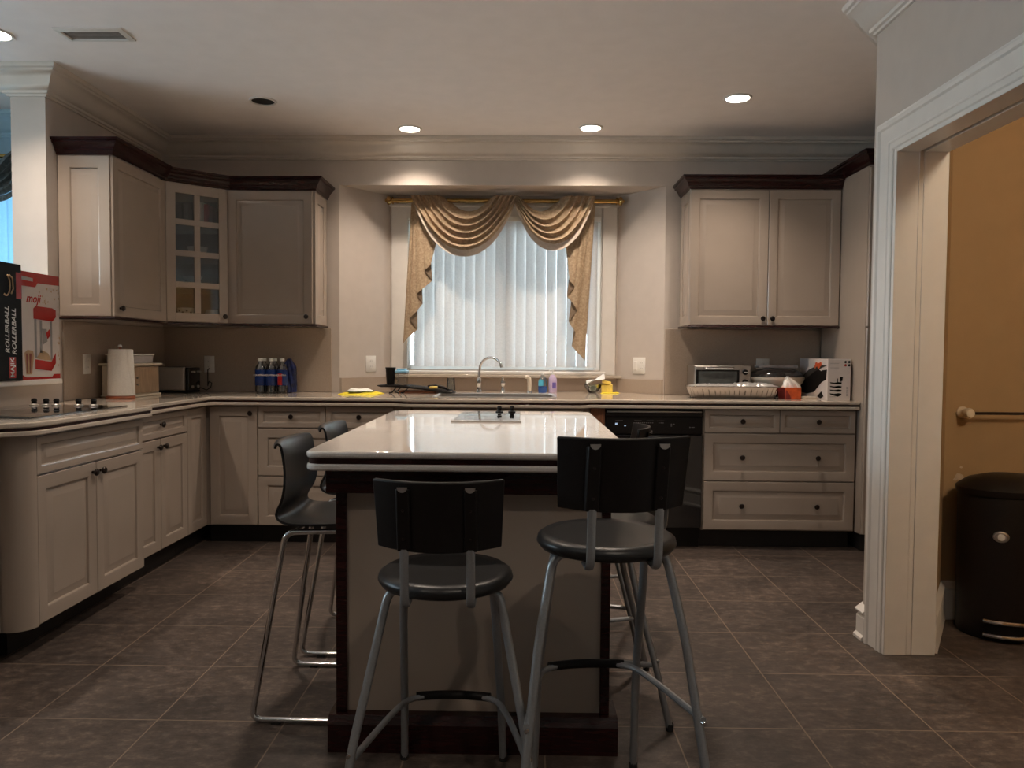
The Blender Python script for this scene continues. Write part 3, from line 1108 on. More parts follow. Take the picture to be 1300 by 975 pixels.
def bowl(x, y, z, r, h, label, name='bowl', m='ceramic', cat='bowl', group='crockery in the glass cabinet'):
    o = MB().lathe([(0, 0.004), (r * 0.45, 0.0), (r * 0.5, 0.004), (r * 0.85, h * 0.55), (r, h), (r * 0.97, h), (r * 0.8, h * 0.55), (r * 0.45, 0.010), (0, 0.010)], (x, y, z), 24).build(name, m, loc=(x, y, z))
    return tag(o, label, cat, group)


bowl(-2.14, 4.93, SH[2] + 0.001, 0.065, 0.06, 'white bowl on the second shelf down in the glass corner cabinet')
bowl(-2.20, 4.99, SH[1] + 0.001, 0.065, 0.04, 'stack topping shallow dish on the third shelf down in the glass corner cabinet')
o = bowl(-2.20, 4.99, SH[1] + 0.043, 0.062, 0.04, 'pale dish nested on another on the third shelf down of the glass cabinet')


def cup(x, y, z, r, h, label, m='ceramic', rz=0.0, dots=False):
    t = thing('cup', label, 'cup', (x, y, z), 'crockery in the glass cabinet')
    MB().lathe([(0, 0), (r * 0.7, 0), (r, h * 0.5), (r, h), (r * 0.93, h), (r * 0.9, h * 0.5), (r * 0.6, 0.006), (0, 0.006)], (x, y, z), 20).build('body', m, t)
    d = Vector((cos(rz), sin(rz), 0))
    pts = [Vector((x, y, z + h * 0.82)) + d * r * 0.95, Vector((x, y, z + h * 0.85)) + d * (r + 0.025), Vector((x, y, z + h * 0.3)) + d * (r + 0.022), Vector((x, y, z + h * 0.25)) + d * r * 0.85]
    MB().tube(arc(pts, 0.02), 0.005, 8).build('handle', m, t)
    if dots:
        b = MB()
        for k in range(5):
            a = -pi / 2 - 0.9 + k * 0.45
            c_ = Vector((x + (r + 0.0005) * cos(a), y + (r + 0.0005) * sin(a), z + h * (0.6 + 0.15 * (k % 2))))
            b.lathe([(0, 0), (0.007, 0), (0.007, 0.001), (0, 0.001)], n=8, T=frame(c_, (-sin(a), cos(a), 0), (0, 0, 1)))
        b.build('dots', 'black', t)
    return t


cup(-2.185, 4.86, SH[0] + 0.001, 0.055, 0.075, 'white cup with dark spots on the bottom shelf of the glass corner cabinet', rz=0.6, dots=True)
cup(-2.06, 4.96, SH[0] + 0.001, 0.040, 0.07, 'small pale cup right of the spotted cup in the glass cabinet', rz=2.6)
t = thing('drinking_glass', 'clear tumbler on the top shelf behind the upper left pane', 'glass', (-2.185, 4.88, SH[3]), 'crockery in the glass cabinet')
MB().lathe([(0, 0), (0.03, 0), (0.036, 0.12), (0.033, 0.12), (0.028, 0.006), (0, 0.006)], (-2.185, 4.88, SH[3] + 0.001), 20).build('body', 'glass', t)
for k, (m_, lb) in enumerate((('white', 'slim white book'), ('red', 'red book'), ('darkred', 'dark red book'))):
    x = -2.135 + k * 0.026
    o = MB().box(x, x + 0.022, 4.94 + k * 0.02, 5.06, SH[3] + 0.001, SH[3] + 0.15 - 0.01 * k).build('book', m_, loc=(x, 5.0, SH[3]))
    tag(o, lb + ' standing on the top shelf behind the upper right cabinet pane', 'book', 'books in the glass cabinet')

# ---------------------------------------------------------------- worktops
poly = [(XL + 0.001, 1.65), (-1.96, 1.65)]
poly += [(-1.96, 2.74), (-1.945, 2.775), (-1.915, 2.80), (-1.885, 2.825), (-1.866, 2.86), (-1.86, 2.90)]
poly += [(-1.86, 3.745), (-1.93, 3.745), (-1.93, 4.58), (-1.90, 4.61), (-0.80, 4.61), (-0.755, 4.598), (-0.72, 4.565), (-0.68, 4.552),
         (0.35, 4.552), (0.38, 4.565), (0.41, 4.598), (0.45, 4.61), (2.058, 4.61), (2.058, 5.255), (0.976, 5.255), (0.692, 5.603), (-0.99, 5.603),
         (-1.286, 5.255), (XL + 0.001, 5.255)]
SINK = rpoly([(-0.56, 4.74), (0.20, 4.74), (0.20, 5.20), (-0.56, 5.20)], 0.05, 4)
SINKO = list(reversed(SINK))


def inset_front(p, d):
    """same outline pulled back a little at the front edges"""
    n = len(p)
    out = []
    for i in range(n):
        a, c, e = Vector(p[i - 1]), Vector(p[i]), Vector(p[(i + 1) % n])
        n1 = Vector(((c - a).y, -(c - a).x)).normalized()
        n2 = Vector(((e - c).y, -(e - c).x)).normalized()
        m = (n1 + n2).normalized()
        m = m / max(0.35, m.dot(n1))
        q = c - m * d
        out.append((q.x, q.y))
    return out


t = thing('countertop', 'long beige stone countertop running along the left and back walls', 'countertop', (-1.9, 4.9, 0.878))
MB().slab(poly, [SINKO], 0.9085, 0.93).build('top_slab', 'quartz', t, bevel=0.005)
MB().slab(inset_front(poly, 0.006), [SINKO], 0.8965, 0.9085).build('edge_stripe', 'mahog', t)
MB().slab(inset_front(poly, 0.001), [SINKO], 0.877, 0.8965).build('lower_slab', 'quartz', t, bevel=0.004)

# sink
t = thing('sink', 'stainless steel sink set into the counter under the window', 'sink', (-0.18, 4.97, 0.75))
b = MB()
rim = []
for d, z in ((-0.016, 0.9305), (-0.016, 0.9335), (-0.002, 0.9345), (0.006, 0.930), (0.020, 0.76), (0.05, 0.745)):
    pp = rpoly([(-0.56 + d, 4.74 + d), (0.20 - d, 4.74 + d), (0.20 - d, 5.20 - d), (-0.56 + d, 5.20 - d)], max(0.02, 0.05 - d * 0.3), 4)
    rim.append([b.v((x, y, z)) for x, y in pp])
for a_, c_ in zip(rim, rim[1:]):
    n = len(a_)
    for k in range(n):
        b.face([a_[k], a_[(k + 1) % n], c_[(k + 1) % n], c_[k]])
b.face(rim[-1])
b.build('bowl', 'steel', t, sharp=50)
MB().lathe([(0, 0.003), (0.03, 0.003), (0.042, 0.004), (0.042, 0.0)], (-0.18, 4.97, 0.745), 20).build('drain', 'chrome', t)

# cooktop with knobs
t = thing('cooktop', 'black glass cooktop set into the counter at the left', 'cooktop', (-2.2, 3.34, 0.93))
MB().prism(rpoly([(-2.46, 2.97), (-1.965, 2.97), (-1.965, 3.71), (-2.46, 3.71)], 0.012, 3), 0.9302, 0.936).build('glass_plate', 'blackgl', t, bevel=0.0015)
b = MB()
for (x, y, r) in ((-2.10, 3.12, 0.075), (-2.33, 3.12, 0.09), (-2.10, 3.42, 0.09), (-2.33, 3.42, 0.075)):
    b.lathe([(r - 0.003, 0.0), (r, 0.0), (r, 0.0003), (r - 0.003, 0.0003), (r - 0.003, 0.0)], (x, y, 0.9361), 40)
b.build('burner_rings', 'inkgrey', t)
for x in (-2.395, -2.335, -2.285, -2.175, -2.10):
    k_ = MB().lathe([(0.0, 0.004), (0.013, 0.004), (0.012, 0.020), (0.014, 0.024), (0.011, 0.034), (0.0, 0.036)], (x, 3.645, 0.936), 20).build('knob', 'blackpl', t)
    MB().lathe([(0.0, 0.0002), (0.021, 0.0002), (0.021, 0.004), (0.014, 0.009), (0.0, 0.009)], (x, 3.645, 0.936), 20).build('knob_skirt', 'steel', k_)

# ---------------------------------------------------------------- island
t = thing('kitchen_island', 'kitchen island with pale stone top on a dark red wood frame', 'kitchen island', (-0.15, 2.95, 0))
IP = rpoly([(-0.628, 2.13), (0.332, 2.13), (0.332, 3.745), (-0.645, 3.745)], [0.05, 0.05, 0.09, 0.09], 7)
MB().prism(IP, 0.900, 0.92).build('top_slab', 'isl', t, bevel=0.007)
MB().prism(inset_front(IP, 0.006), 0.884, 0.900).build('edge_stripe', 'mahog', t)
MB().prism(inset_front(IP, 0.001), 0.864, 0.884).build('lower_slab', 'isl', t, bevel=0.006)
b = MB()
b.box(-0.578, 0.285, 2.19, 2.215, 0.79, 0.864)
b.box(-0.578, 0.285, 3.64, 3.665, 0.79, 0.864)
b.box(-0.578, -0.553, 2.215, 3.64, 0.79, 0.864)
b.box(0.26, 0.285, 2.215, 3.64, 0.79, 0.864)
b.build('apron', 'mahog', t, bevel=0.002)
MB().box(-0.530, 0.240, 2.258, 2.33, 0.11, 0.80).build('end_panel', 'cab', t)
for x0, x1 in ((-0.562, -0.530), (0.240, 0.268)):
    MB().box(x0, x1, 2.245, 2.33, 0.11, 0.80).build('post', 'mahog', t, bevel=0.002)
b = MB()
b.box(-0.580, 0.292, 2.213, 2.36, 0.0, 0.085)
b.prism([(2.213, 0.085), (2.228, 0.110), (2.345, 0.110), (2.36, 0.085)], -0.580, 0.292, T=frame((0, 0, 0), (0, 1, 0), (0, 0, 1), (1, 0, 0)))
b.build('plinth', 'mahog', t)
b = MB().box(-0.34, -0.04, 2.33, 3.62, 0.0, 0.864)
b.build('pedestal', 'cab', t)

t = thing('hob', 'narrow black glass two burner hob set in the far end of the island', 'cooktop', (-0.15, 3.39, 0.92))
MB().box(-0.292, -0.012, 3.12, 3.665, 0.9202, 0.925).build('glass_plate', 'blackgl', t, bevel=0.001)
MB().box(-0.298, -0.006, 3.105, 3.12, 0.9202, 0.927).build('front_strip', 'steel', t, bevel=0.001)
b = MB()
for y, r in ((3.26, 0.075), (3.46, 0.09)):
    b.lathe([(r - 0.003, 0.0), (r, 0.0), (r, 0.0003), (r - 0.003, 0.0003), (r - 0.003, 0.0)], (-0.17, y, 0.9251), 40)
b.build('burner_rings', 'inkgrey', t)
for x in (-0.112, -0.052):
    k_ = MB().lathe([(0.0, 0.004), (0.010, 0.004), (0.009, 0.016), (0.012, 0.019), (0.009, 0.030), (0.0, 0.031)], (x, 3.60, 0.925), 20).build('knob', 'blackpl', t)
    MB().lathe([(0.0, 0.0002), (0.018, 0.0002), (0.018, 0.004), (0.011, 0.007), (0.0, 0.007)], (x, 3.60, 0.925), 20).build('knob_skirt', 'blackpl', k_)

# ---------------------------------------------------------------- blinds and curtains


def blinds(loc, x0, x1, y, z0, z1, n, label, m, flip=False):
    t = thing('vertical_blind', label, 'blind', loc)
    MB().box(x0 - 0.02, x1 + 0.02, y - 0.012, y + 0.045, z1, z1 + 0.035).build('headrail', 'vinyl', t, bevel=0.004)
    pitch_ = (x1 - x0) / n
    b = MB()
    for k in range(n):
        xc = x0 + pitch_ * (k + 0.5)
        a = radians(13 + ((k * 37 % 7) - 3) * 0.5)
        hw = pitch_ * 0.513

        def fn(u, v, xc=xc, a=a):
            s = (u - 0.5) * 2 * hw
            bow = 0.004 * (1 - (2 * u - 1) ** 2)
            return (xc + s * cos(a) + bow * sin(a), y + 0.016 + s * sin(a) - bow * cos(a), z0 + 0.012 + (z1 - z0 - 0.012) * v)
        MB().grid(fn, 6, 1).build('slat', m, t, solid=0.0008)
    for k in range(n - 1):
        xc = x0 + pitch_ * (k + 0.5)
        b.tube([(xc + pitch_ * j / 6, y + 0.004, z0 + 0.020 - 0.012 * (1 - (j / 3 - 1) ** 2)) for j in range(7)], 0.0013, 5)
    b.build('bead_chain', 'white', t)
    return t


blinds((-0.145, 5.62, 1.08), -0.815, 0.545, 5.594, 1.098, 2.185, 18, 'white vertical blind hanging closed in the kitchen window', 'slat')
blinds((-3.65, 4.72, 0.9), -4.35, -2.95, 4.70, 0.87, 2.33, 19, 'pale blue lit vertical blind in the next room, at the left edge', 'slatblue')


def curtain_set(ox, oz, y, dx, fab, lin, lab, g, s=0.00149):
    """rod with two swags and two cascades; local units are thousandths of the rod drawing"""
    X = lambda q: ox + dx + s * q
    Z = lambda q: oz - s * q
    t = thing('curtain_rod', lab + ' curtain rod with round finials across the window top', 'curtain rod', (X(620), y, Z(104)))
    MB().tube([(X(75), y, Z(104)), (X(1165), y, Z(104))], 0.015, 16).build('rod', 'brass', t)
    for q, sg in ((75, -1), (1165, 1)):
        T = frame((X(q), y, Z(104)), (0, 1, 0), (0, 0, 1), (sg, 0, 0))
        MB().lathe([(0, -0.002), (0.026, 0.0), (0.028, 0.007), (0.016, 0.012), (0.025, 0.020), (0.033, 0.032), (0.028, 0.044), (0.013, 0.052), (0.010, 0.060), (0, 0.064)], n=20, T=T).build('finial', 'brass', t)
    for q in (90, 1150):
        MB().box(X(q) - 0.008, X(q) + 0.008, y, 5.597 if y > 5 else 4.75, Z(104) - 0.010, Z(104) + 0.010).build('bracket', 'brass', t)
    c = thing('curtain', lab.split(' ')[-1] + ' swag curtain draped over the rod with zigzag side tails' if False else g, 'curtain', (X(620), y, Z(104)))

    def swag(xl0, xl1, xr0, xr1, d0, d1, folds):
        # xl0/xr0: where the lowest fold starts, xl1/xr1: where the top fold starts
        def fn(u, v):
            a = v ** 0.85
            xl, xr = xl1 + (xl0 - xl1) * a, xr1 + (xr0 - xr1) * a
            drop = d0 + (d1 - d0) * v
            k = 2 * u - 1
            sag = (1 - abs(k) ** 2.15)
            ph = folds * v
            saw = ph - math.floor(ph)
            fold = (0.5 - 0.5 * cos(2 * pi * saw ** 0.7)) if v < 0.995 else 0.0
            edge = min(1.0, sag * 2.2)
            top = Z(92)
            z = top - s * drop * sag - (0.018 * sin(2 * pi * ph) * edge)
            yy = y - 0.018 - 0.072 * min(1.0, max(0.0, (v - 0.05) / 0.12)) - 0.045 * fold * (0.35 + 0.65 * edge) - 0.030 * edge * v
            if v < 0.06:                           # wrap over the rod
                yy = y - 0.018 + 0.02 * (1 - v / 0.06)
            return (X(xl + (xr - xl) * u), yy, z)
        m = MB().grid(fn, 44, 96)
        for f in m.bm.faces:
            pass
        ob = m.build('swag', fab, c, solid=0.002, sharp=80)

        def hem(u, v):
            p = Vector(fn(0.04 + 0.92 * u, 1.0))
            return p + Vector((0, 0.006 - 0.006 * v, -s * 32 * v * min(1, 4 * u + 0.3, 4 * (1 - u) + 0.3)))
        MB().grid(hem, 40, 3).build('hem', lin, ob, solid=0.002, sharp=80)

    swag(168, 345, 690, 545, 62, 262, 6.0)
    swag(655, 700, 1062, 880, 62, 232, 5.0)

    def cascade(tops, hems, ys):
        b = MB()
        n = len(tops)
        rows, sub_ = 14, 5
        for i in range(n - 1):
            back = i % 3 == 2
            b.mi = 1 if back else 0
            cols = []
            for c_ in range(sub_ + 1):
                f = c_ / sub_
                col = []
                for j in range(rows + 1):
                    v = j / rows
                    xt = tops[i] + (tops[i + 1] - tops[i]) * f
                    hx = hems[i][0] + (hems[i + 1][0] - hems[i][0]) * f
                    hz = hems[i][1] + (hems[i + 1][1] - hems[i][1]) * f
                    yo = ys[i] + (ys[i + 1] - ys[i]) * f
                    bulge = (0.011 if not back else 0.0) * (sin(pi * f) if i % 3 == 0 else -0.6 * sin(pi * f)) * min(1, 3 * v)
                    z = 84 + (hz - 84) * v
                    col.append(b.v((X(xt + (hx - xt) * v), y - yo * (0.35 + 0.65 * v) - bulge, Z(z))))
                cols.append(col)
            for c_ in range(sub_):
                for j in range(rows):
                    b.face([cols[c_][j], cols[c_ + 1][j], cols[c_ + 1][j + 1], cols[c_][j + 1]])
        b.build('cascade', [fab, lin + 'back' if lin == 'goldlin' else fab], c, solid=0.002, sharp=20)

    # outer edge first; each fold steps forward
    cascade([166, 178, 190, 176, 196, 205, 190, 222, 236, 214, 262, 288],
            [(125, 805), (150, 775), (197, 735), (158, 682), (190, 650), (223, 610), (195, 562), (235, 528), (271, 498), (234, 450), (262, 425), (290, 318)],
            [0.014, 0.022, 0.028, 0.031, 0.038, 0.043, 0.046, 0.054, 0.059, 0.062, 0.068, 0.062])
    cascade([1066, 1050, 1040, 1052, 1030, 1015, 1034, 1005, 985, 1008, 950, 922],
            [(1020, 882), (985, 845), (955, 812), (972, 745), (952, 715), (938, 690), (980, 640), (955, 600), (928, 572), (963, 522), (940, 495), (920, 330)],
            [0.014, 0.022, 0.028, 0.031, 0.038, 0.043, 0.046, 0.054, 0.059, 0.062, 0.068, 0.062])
    return t


curtain_set(-1.069, 2.4765, 5.535, 0.0, 'gold', 'goldlin', 'brass', 'gold patterned swag curtain with zigzag tails over the kitchen window')
curtain_set(-4.21, 2.53, 4.655, 0.0, 'grey', 'grey', 'brass far room', 'swag curtain coloured dark grey for the cool daylight in the next room beyond the half wall', 0.0012)

# ---------------------------------------------------------------- seating


def stig(h, label, name='bar_stool', group='round seat bar stools'):
    """round-seat stool, facing +y; h = seat top"""
    t = thing(name, label, 'bar stool', (0, 0, 0), group)
    MB().lathe([(0, -0.038), (0.145, -0.038), (0.166, -0.033), (0.175, -0.020), (0.172, -0.008), (0.160, 0.0), (0.135, -0.002), (0.07, -0.006), (0, -0.008)], (0, 0, h), 48).build('seat', 'seatpl', t, sharp=60)
    fz = 0.2 if h < 0.7 else 0.32
    zt = h - 0.040

    def leg(pts):
        b = MB().tube(arc(pts, 0.05, 6), 0.0112, 12)
        return b
    k = (h - 0.645)
    for sx in (-1, 1):
        l = leg([(sx * 0.06, -0.035, zt), (sx * 0.140, -0.045, zt), (sx * 0.180, -0.085, zt - 0.20), (sx * (0.218), -0.135, 0.22), (sx * 0.232, -0.185, 0.0)]).build('leg', 'silver', t)
        MB().lathe([(0, 0), (0.0125, 0), (0.0125, 0.02), (0.0118, 0.022)], (sx * 0.2315, -0.184, 0), 12).build('foot_cap', 'rubber', l)
        p = Vector((sx * 0.218, -0.135, 0.22)) if h < 0.7 else Vector((sx * 0.2105, -0.123, 0.32))
        MB().lathe([(0, 0.016), (0.005, 0.015), (0.006, 0.010), (0.006, 0.0)], n=10, T=frame(p, (1, 0, 0), (0, 0, 1), (sx * 0.3, -0.9, 0))).build('bolt', 'chrome', l)
        l = leg([(sx * 0.06, 0.03, zt), (sx * 0.118, 0.06, zt), (sx * 0.126, 0.10, zt - 0.12), (sx * 0.140, 0.21, fz), (sx * 0.146, 0.25, 0.0)]).build('leg', 'silver', t)
        MB().lathe([(0, 0), (0.0125, 0), (0.0125, 0.02), (0.0118, 0.022)], (sx * 0.146, 0.249, 0), 12).build('foot_cap', 'rubber', l)
    p0 = (-0.214, -0.128, fz + 0.005)
    pts = arc([p0, (-0.165, 0.10, fz), (-0.125, 0.222, fz), (0, 0.238, fz), (0.125, 0.222, fz), (0.165, 0.10, fz), (0.214, -0.128, fz + 0.005)], 0.06, 6)
    fr = MB().tube(pts, 0.0085, 10).build('footrest', 'silver', t)
    MB().tube([(-0.108 + 0.216 * j / 10, 0.224 + 0.014 * (1 - (j / 5 - 1) ** 2), fz) for j in range(11)], 0.0125, 12).build('footrest_sleeve', 'blackpl', fr)

    zb, zp = h + 0.095, h + 0.262

    def plate(u, v):
        x = (u - 0.5) * 0.292 * (1 + 0.05 * v)
        return (x, -0.197 - 0.030 * v + 0.055 * ((2 * u - 1) ** 2), zb + (zp - zb) * v - 0.004 * (1 - (2 * u - 1) ** 2) * (1 - v))
    MB().grid(plate, 24, 6).build('backrest', 'blackpl', t, solid=0.012, sharp=40, bevel=0.003)
    for sx in (-1, 1):
        x = sx * 0.078
        b = MB()
        path = arc([(x, -0.130, h - 0.040), (x, -0.176, h - 0.044), (x, -0.190, h - 0.02), (x, -0.199, h + 0.10)], 0.02, 5)
        for i in range(len(path) - 1):
            pass
        b.tube(path, 0.0105, 12, flat=0.5)
        b.build('upright', 'silver', t)
        r_ = MB()
        y1 = -0.203 + 0.0
        r_.prism([(-0.018, 0), (0.018, 0), (0.014, 0.012), (-0.014, 0.012)], zb + 0.0, zp - 0.018, T=Matrix.Translation((x, -0.190, 0)) @ Matrix.Rotation(0, 4, 'Z') @ Matrix(((1, 0, -0.0, 0), (0, -1, -0.180 / 1.0 * 1.0, 0.180 * zb), (0, 0, 1, 0), (0, 0, 0, 1))))
        rb = r_.build('bracket', 'blackpl', t, bevel=0.002)
        half = MB()
        half.prism([(0.012 * cos(pi + pi * k_ / 10), 0.012 * sin(pi + pi * k_ / 10)) for k_ in range(11)], 0, 0.0022, T=frame((x, -0.2290, zp - 0.012), (1, 0, 0), (0, 0, 1), (0, -1, 0)))
        half.build('cap', 'steel', rb)
        sc = MB()
        for v in (0.18, 0.60):
            sc.lathe([(0, 0.002), (0.003, 0.0015), (0.004, 0)], n=8, T=frame((x, -0.2025 - 0.030 * v, zb + (zp - zb) * v), (1, 0, 0), (0, 0, 1), (0, -1, 0)))
        sc.build('screw', 'bronze', rb)
    return t


def glenn(label, group='moulded seat bar chairs'):
    """moulded one-piece shell on a chrome sled frame, facing +y"""
    t = thing('bar_chair', label, 'bar chair', (0, 0, 0), group)
    prof = [(-0.222, 0.893, 0.172), (-0.212, 0.905, 0.176), (-0.196, 0.900, 0.178), (-0.184, 0.872, 0.180), (-0.172, 0.815, 0.184), (-0.166, 0.760, 0.196),
            (-0.172, 0.715, 0.192), (-0.184, 0.685, 0.180), (-0.186, 0.662, 0.178), (-0.170, 0.643, 0.182), (-0.130, 0.634, 0.192), (-0.04, 0.634, 0.198), (0.08, 0.640, 0.198),
            (0.16, 0.645, 0.194), (0.20, 0.640, 0.188), (0.222, 0.622, 0.182)]
    N = 45
    pr = []
    for i in range(N + 1):                       # Catmull-Rom through the side profile
        q = i / N * (len(prof) - 1)
        k = min(int(q), len(prof) - 2)
        f = q - k
        g = [Vector(prof[max(0, min(len(prof) - 1, k + j))]) for j in (-1, 0, 1, 2)]
        pr.append(0.5 * ((2 * g[1]) + (g[2] - g[0]) * f + (2 * g[0] - 5 * g[1] + 4 * g[2] - g[3]) * f * f + (3 * g[1] - g[0] - 3 * g[2] + g[3]) * f ** 3))

    def fn(u, v):
        p = pr[int(round(v * N))]
        k = 2 * u - 1
        back = max(0.0, 1 - v * 1.7)
        return (p.z * k * (1 - 0.02 * k ** 6), p.x + 0.035 * back * k * k + 0.0, p.y + 0.014 * (1 - back) * k * k - 0.006 * (abs(k) ** 6))
    MB().grid(fn, 22, N).build('shell', 'seatpl', t, solid=0.008, sharp=70, bevel=0.0)
    fb = MB()
    for sx in (-1, 1):
        x = sx * 0.165
        xf = sx * 0.222
        pts = arc([(x, 0.02, 0.618), (x, -0.155, 0.612), (xf, -0.250, 0.012), (xf, 0.20, 0.012), (x, 0.145, 0.618), (x, 0.02, 0.618)], 0.035, 6)
        l = MB().tube(pts, 0.0095, 12).build('leg', 'chrome', t)
        for yy in (-0.17, 0.13):
            MB().box(xf - 0.010, xf + 0.010, yy - 0.015, yy + 0.015, 0.0, 0.006).build('glide', 'rubber', l)
    fb.tube([(-0.200, 0.166, 0.24), (0.200, 0.166, 0.24)], 0.0085, 10)
    fb.build('footrest', 'chrome', t)
    b = MB()
    for yy in (-0.12, 0.10):
        b.tube([(-0.165, yy, 0.617), (0.165, yy, 0.617)], 0.008, 10)
    b.build('cross_bar', 'chrome', t)
    return t


s1 = stig(0.645, 'low round seat stool at the near end of the island, left one')
s2 = stig(0.755, 'tall round seat stool at the near end of the island, right one')
s3 = copy_tree(s1)
s3['label'] = 'low round seat stool at the right side of the island, behind the tall stool'
s4 = copy_tree(s1)
s4['label'] = 'low round seat stool farthest along the right side, only its back corner showing'
for o, x, y, rz in ((s1, -0.197, 1.935, 0), (s2, 0.212, 1.885, radians(6.5)), (s3, 0.295, 2.607, pi / 2), (s4, 0.305, 3.165, radians(85))):
    o.location = (x, y, 0)
    o.rotation_euler = (0, 0, rz)
g1 = glenn('black moulded bar chair with chrome frame at the left side, nearer of the two')
g2 = copy_tree(g1)
g2['label'] = 'black moulded bar chair with chrome frame at the left side, farther of the two'
for o, y in ((g1, 2.607), (g2, 3.15)):
    o.location = (-0.622, y, 0)
    o.rotation_euler = (0, 0, -pi / 2)

# ---------------------------------------------------------------- boxes on the half wall ledge
ZL = 1.0585
X1 = -2.452
t = thing('carton', 'tall black carton with white and red lettering on the half wall', 'box', (-2.55, 3.4, ZL))
MB().box(-2.62, X1, 3.20, 3.652, ZL, 1.622).build('box', 'black', t, bevel=0.002)
# lettering frame: reads upwards; u = +z, v = -y (towards the viewer's left), normal +x
up_f = lambda y, z: frame((X1 + 0.0008, y, z), (0, 0, 1), (0, -1, 0), (1, 0, 0))
b = MB()
b.text('ROLLERBALL', 0.039, up_f(3.545, 1.302), shear=0.25, bold=0.0006)
b.text('ROLLERBALL', 0.039, up_f(3.593, 1.294), shear=0.25, bold=0.0006)
b.build('lettering', 'ink', t)
b = MB()
b.box(X1, X1 + 0.0006, 3.553, 3.602, 1.072, 1.172)
b.box(X1, X1 + 0.0006, 3.612, 3.652, 1.455, 1.582)
b.build('red_patch', 'red', t)
MB().text('MAJIK', 0.036, up_f(3.577, 1.122), bold=0.0005).build('lettering', 'ink', t)
b = MB()
b.tube([(X1 + 0.001, 3.54 + 0.028 * sin(a), 1.515 + 0.05 * cos(a)) for a in [0.3 + 0.26 * k for k in range(14)]], 0.0042, 6)
b.tube([(X1 + 0.001, 3.575, 1.475), (X1 + 0.001, 3.59, 1.50), (X1 + 0.001, 3.585, 1.55), (X1 + 0.001, 3.562, 1.565)], 0.004, 6)
b.build('emblem', 'inkgold', t)

X2 = -2.467
t = thing('carton', 'white and red carton with a popcorn machine picture on the half wall', 'box', (-2.54, 3.82, ZL))
MB().box(-2.60, X2, 3.668, 3.972, ZL, 1.597).build('box', 'carton', t, bevel=0.002)
fx = lambda u, v, d=0.0: Vector((X2 + d, 3.668 + 0.304 * u, ZL + 0.538 * v))


def shape(b, pts, d=0.0007):
    vs = [b.v(fx(u, v, d)) for u, v in pts]
    b.face(vs)


b = MB()
shape(b, [(0, 1), (0, 0.865), (0.36, 0.865), (0.42, 0.905), (1, 0.91), (1, 1)])
shape(b, [(0, 0.0), (1, 0.0), (1, 0.045), (0.82, 0.045), (0.78, 0.02), (0.1, 0.025), (0, 0.05)])
shape(b, [(0.30, 0.665), (0.36, 0.690), (0.80, 0.685), (0.90, 0.665), (0.90, 0.60), (0.80, 0.555), (0.30, 0.57)], 0.0009)
shape(b, [(0.33, 0.19), (0.76, 0.165), (0.88, 0.25), (0.88, 0.15), (0.76, 0.075), (0.33, 0.10)], 0.0009)
shape(b, [(0.62, 0.44), (0.72, 0.48), (0.74, 0.42), (0.66, 0.38)], 0.0012)
b.build('red_print', 'red', t, solid=0.0004)
b = MB()
shape(b, [(0.32, 0.57), (0.38, 0.568), (0.38, 0.20), (0.32, 0.20)])
shape(b, [(0.46, 0.56), (0.52, 0.56), (0.52, 0.25), (0.46, 0.25)])
shape(b, [(0.74, 0.55), (0.79, 0.56), (0.79, 0.19), (0.74, 0.18)])
shape(b, [(0.52, 0.48), (0.64, 0.48), (0.66, 0.36), (0.54, 0.33)], 0.001)
b.build('grey_print', 'inkgrey', t, solid=0.0003)
b = MB()
shape(b, [(0.06, 0.25), (0.14, 0.28), (0.28, 0.27), (0.30, 0.22), (0.24, 0.05), (0.10, 0.05)])
shape(b, [(0.36, 0.20), (0.50, 0.28), (0.66, 0.25), (0.78, 0.18), (0.60, 0.18)])
for k in range(18):
    u, v = 0.42 + 0.55 * random.random(), 0.72 + 0.15 * random.random()
    shape(b, [(u, v), (u + 0.04, v + 0.012), (u + 0.03, v - 0.012)])
for k in range(14):
    u, v = 0.93 + 0.05 * random.random(), 0.1 + 0.6 * random.random()
    shape(b, [(u, v), (u + 0.03, v + 0.014), (u + 0.025, v - 0.014)])
b.build('popcorn_print', 'inkgold', t, solid=0.0003)
flat_f = lambda u, v, d=0.001: frame(fx(u, v, d), (0, 1, 0), (0, 0, 1), (1, 0, 0))
MB().text('moji', 0.062, flat_f(0.30, 0.755), shear=0.3, bold=0.0008).build('lettering', 'red', t)
b = MB()
shape(b, [(0.02, 0.955), (0.30, 0.945), (0.30, 0.915), (0.02, 0.92)], 0.0012)
b.build('brand_panel', 'cartongrey', t, solid=0.0003)
b = MB()
for u in (0.12, 0.20, 0.24):
    shape(b, [(u - 0.02, 0.245), (u + 0.012, 0.245), (u + 0.005, 0.06), (u - 0.012, 0.06)], 0.0014)
b.build('stripe_print', 'darkred', t, solid=0.0003)

# ---------------------------------------------------------------- things on the counter, left
ZC = 0.9302
px, py = -2.345, 4.345
t = thing('paper_towel_holder', 'white paper towel roll on a red wood stand beside the bread box', 'paper towel', (px, py, ZC))
MB().lathe([(0, 0), (0.078, 0), (0.080, 0.006), (0.076, 0.016), (0, 0.018)], (px, py, ZC), 32).build('base', 'redwood', t)
MB().tube([(px, py, ZC + 0.016), (px, py, ZC + 0.300)], 0.008, 10).build('pole', 'redwood', t)
MB().lathe([(0, 0.296), (0.010, 0.298), (0.012, 0.304), (0.008, 0.312), (0, 0.314)], (px, py, ZC), 14).build('finial', 'white', t)


def roll(u, v):
    a = 2 * pi * u
    r = 0.063 + 0.006 * (1 - v) + (0.012 * (1 - v) * max(0, cos(a + 0.3)) ** 3)
    return (px + r * cos(a), py + r * sin(a), ZC + 0.019 + 0.268 * v)


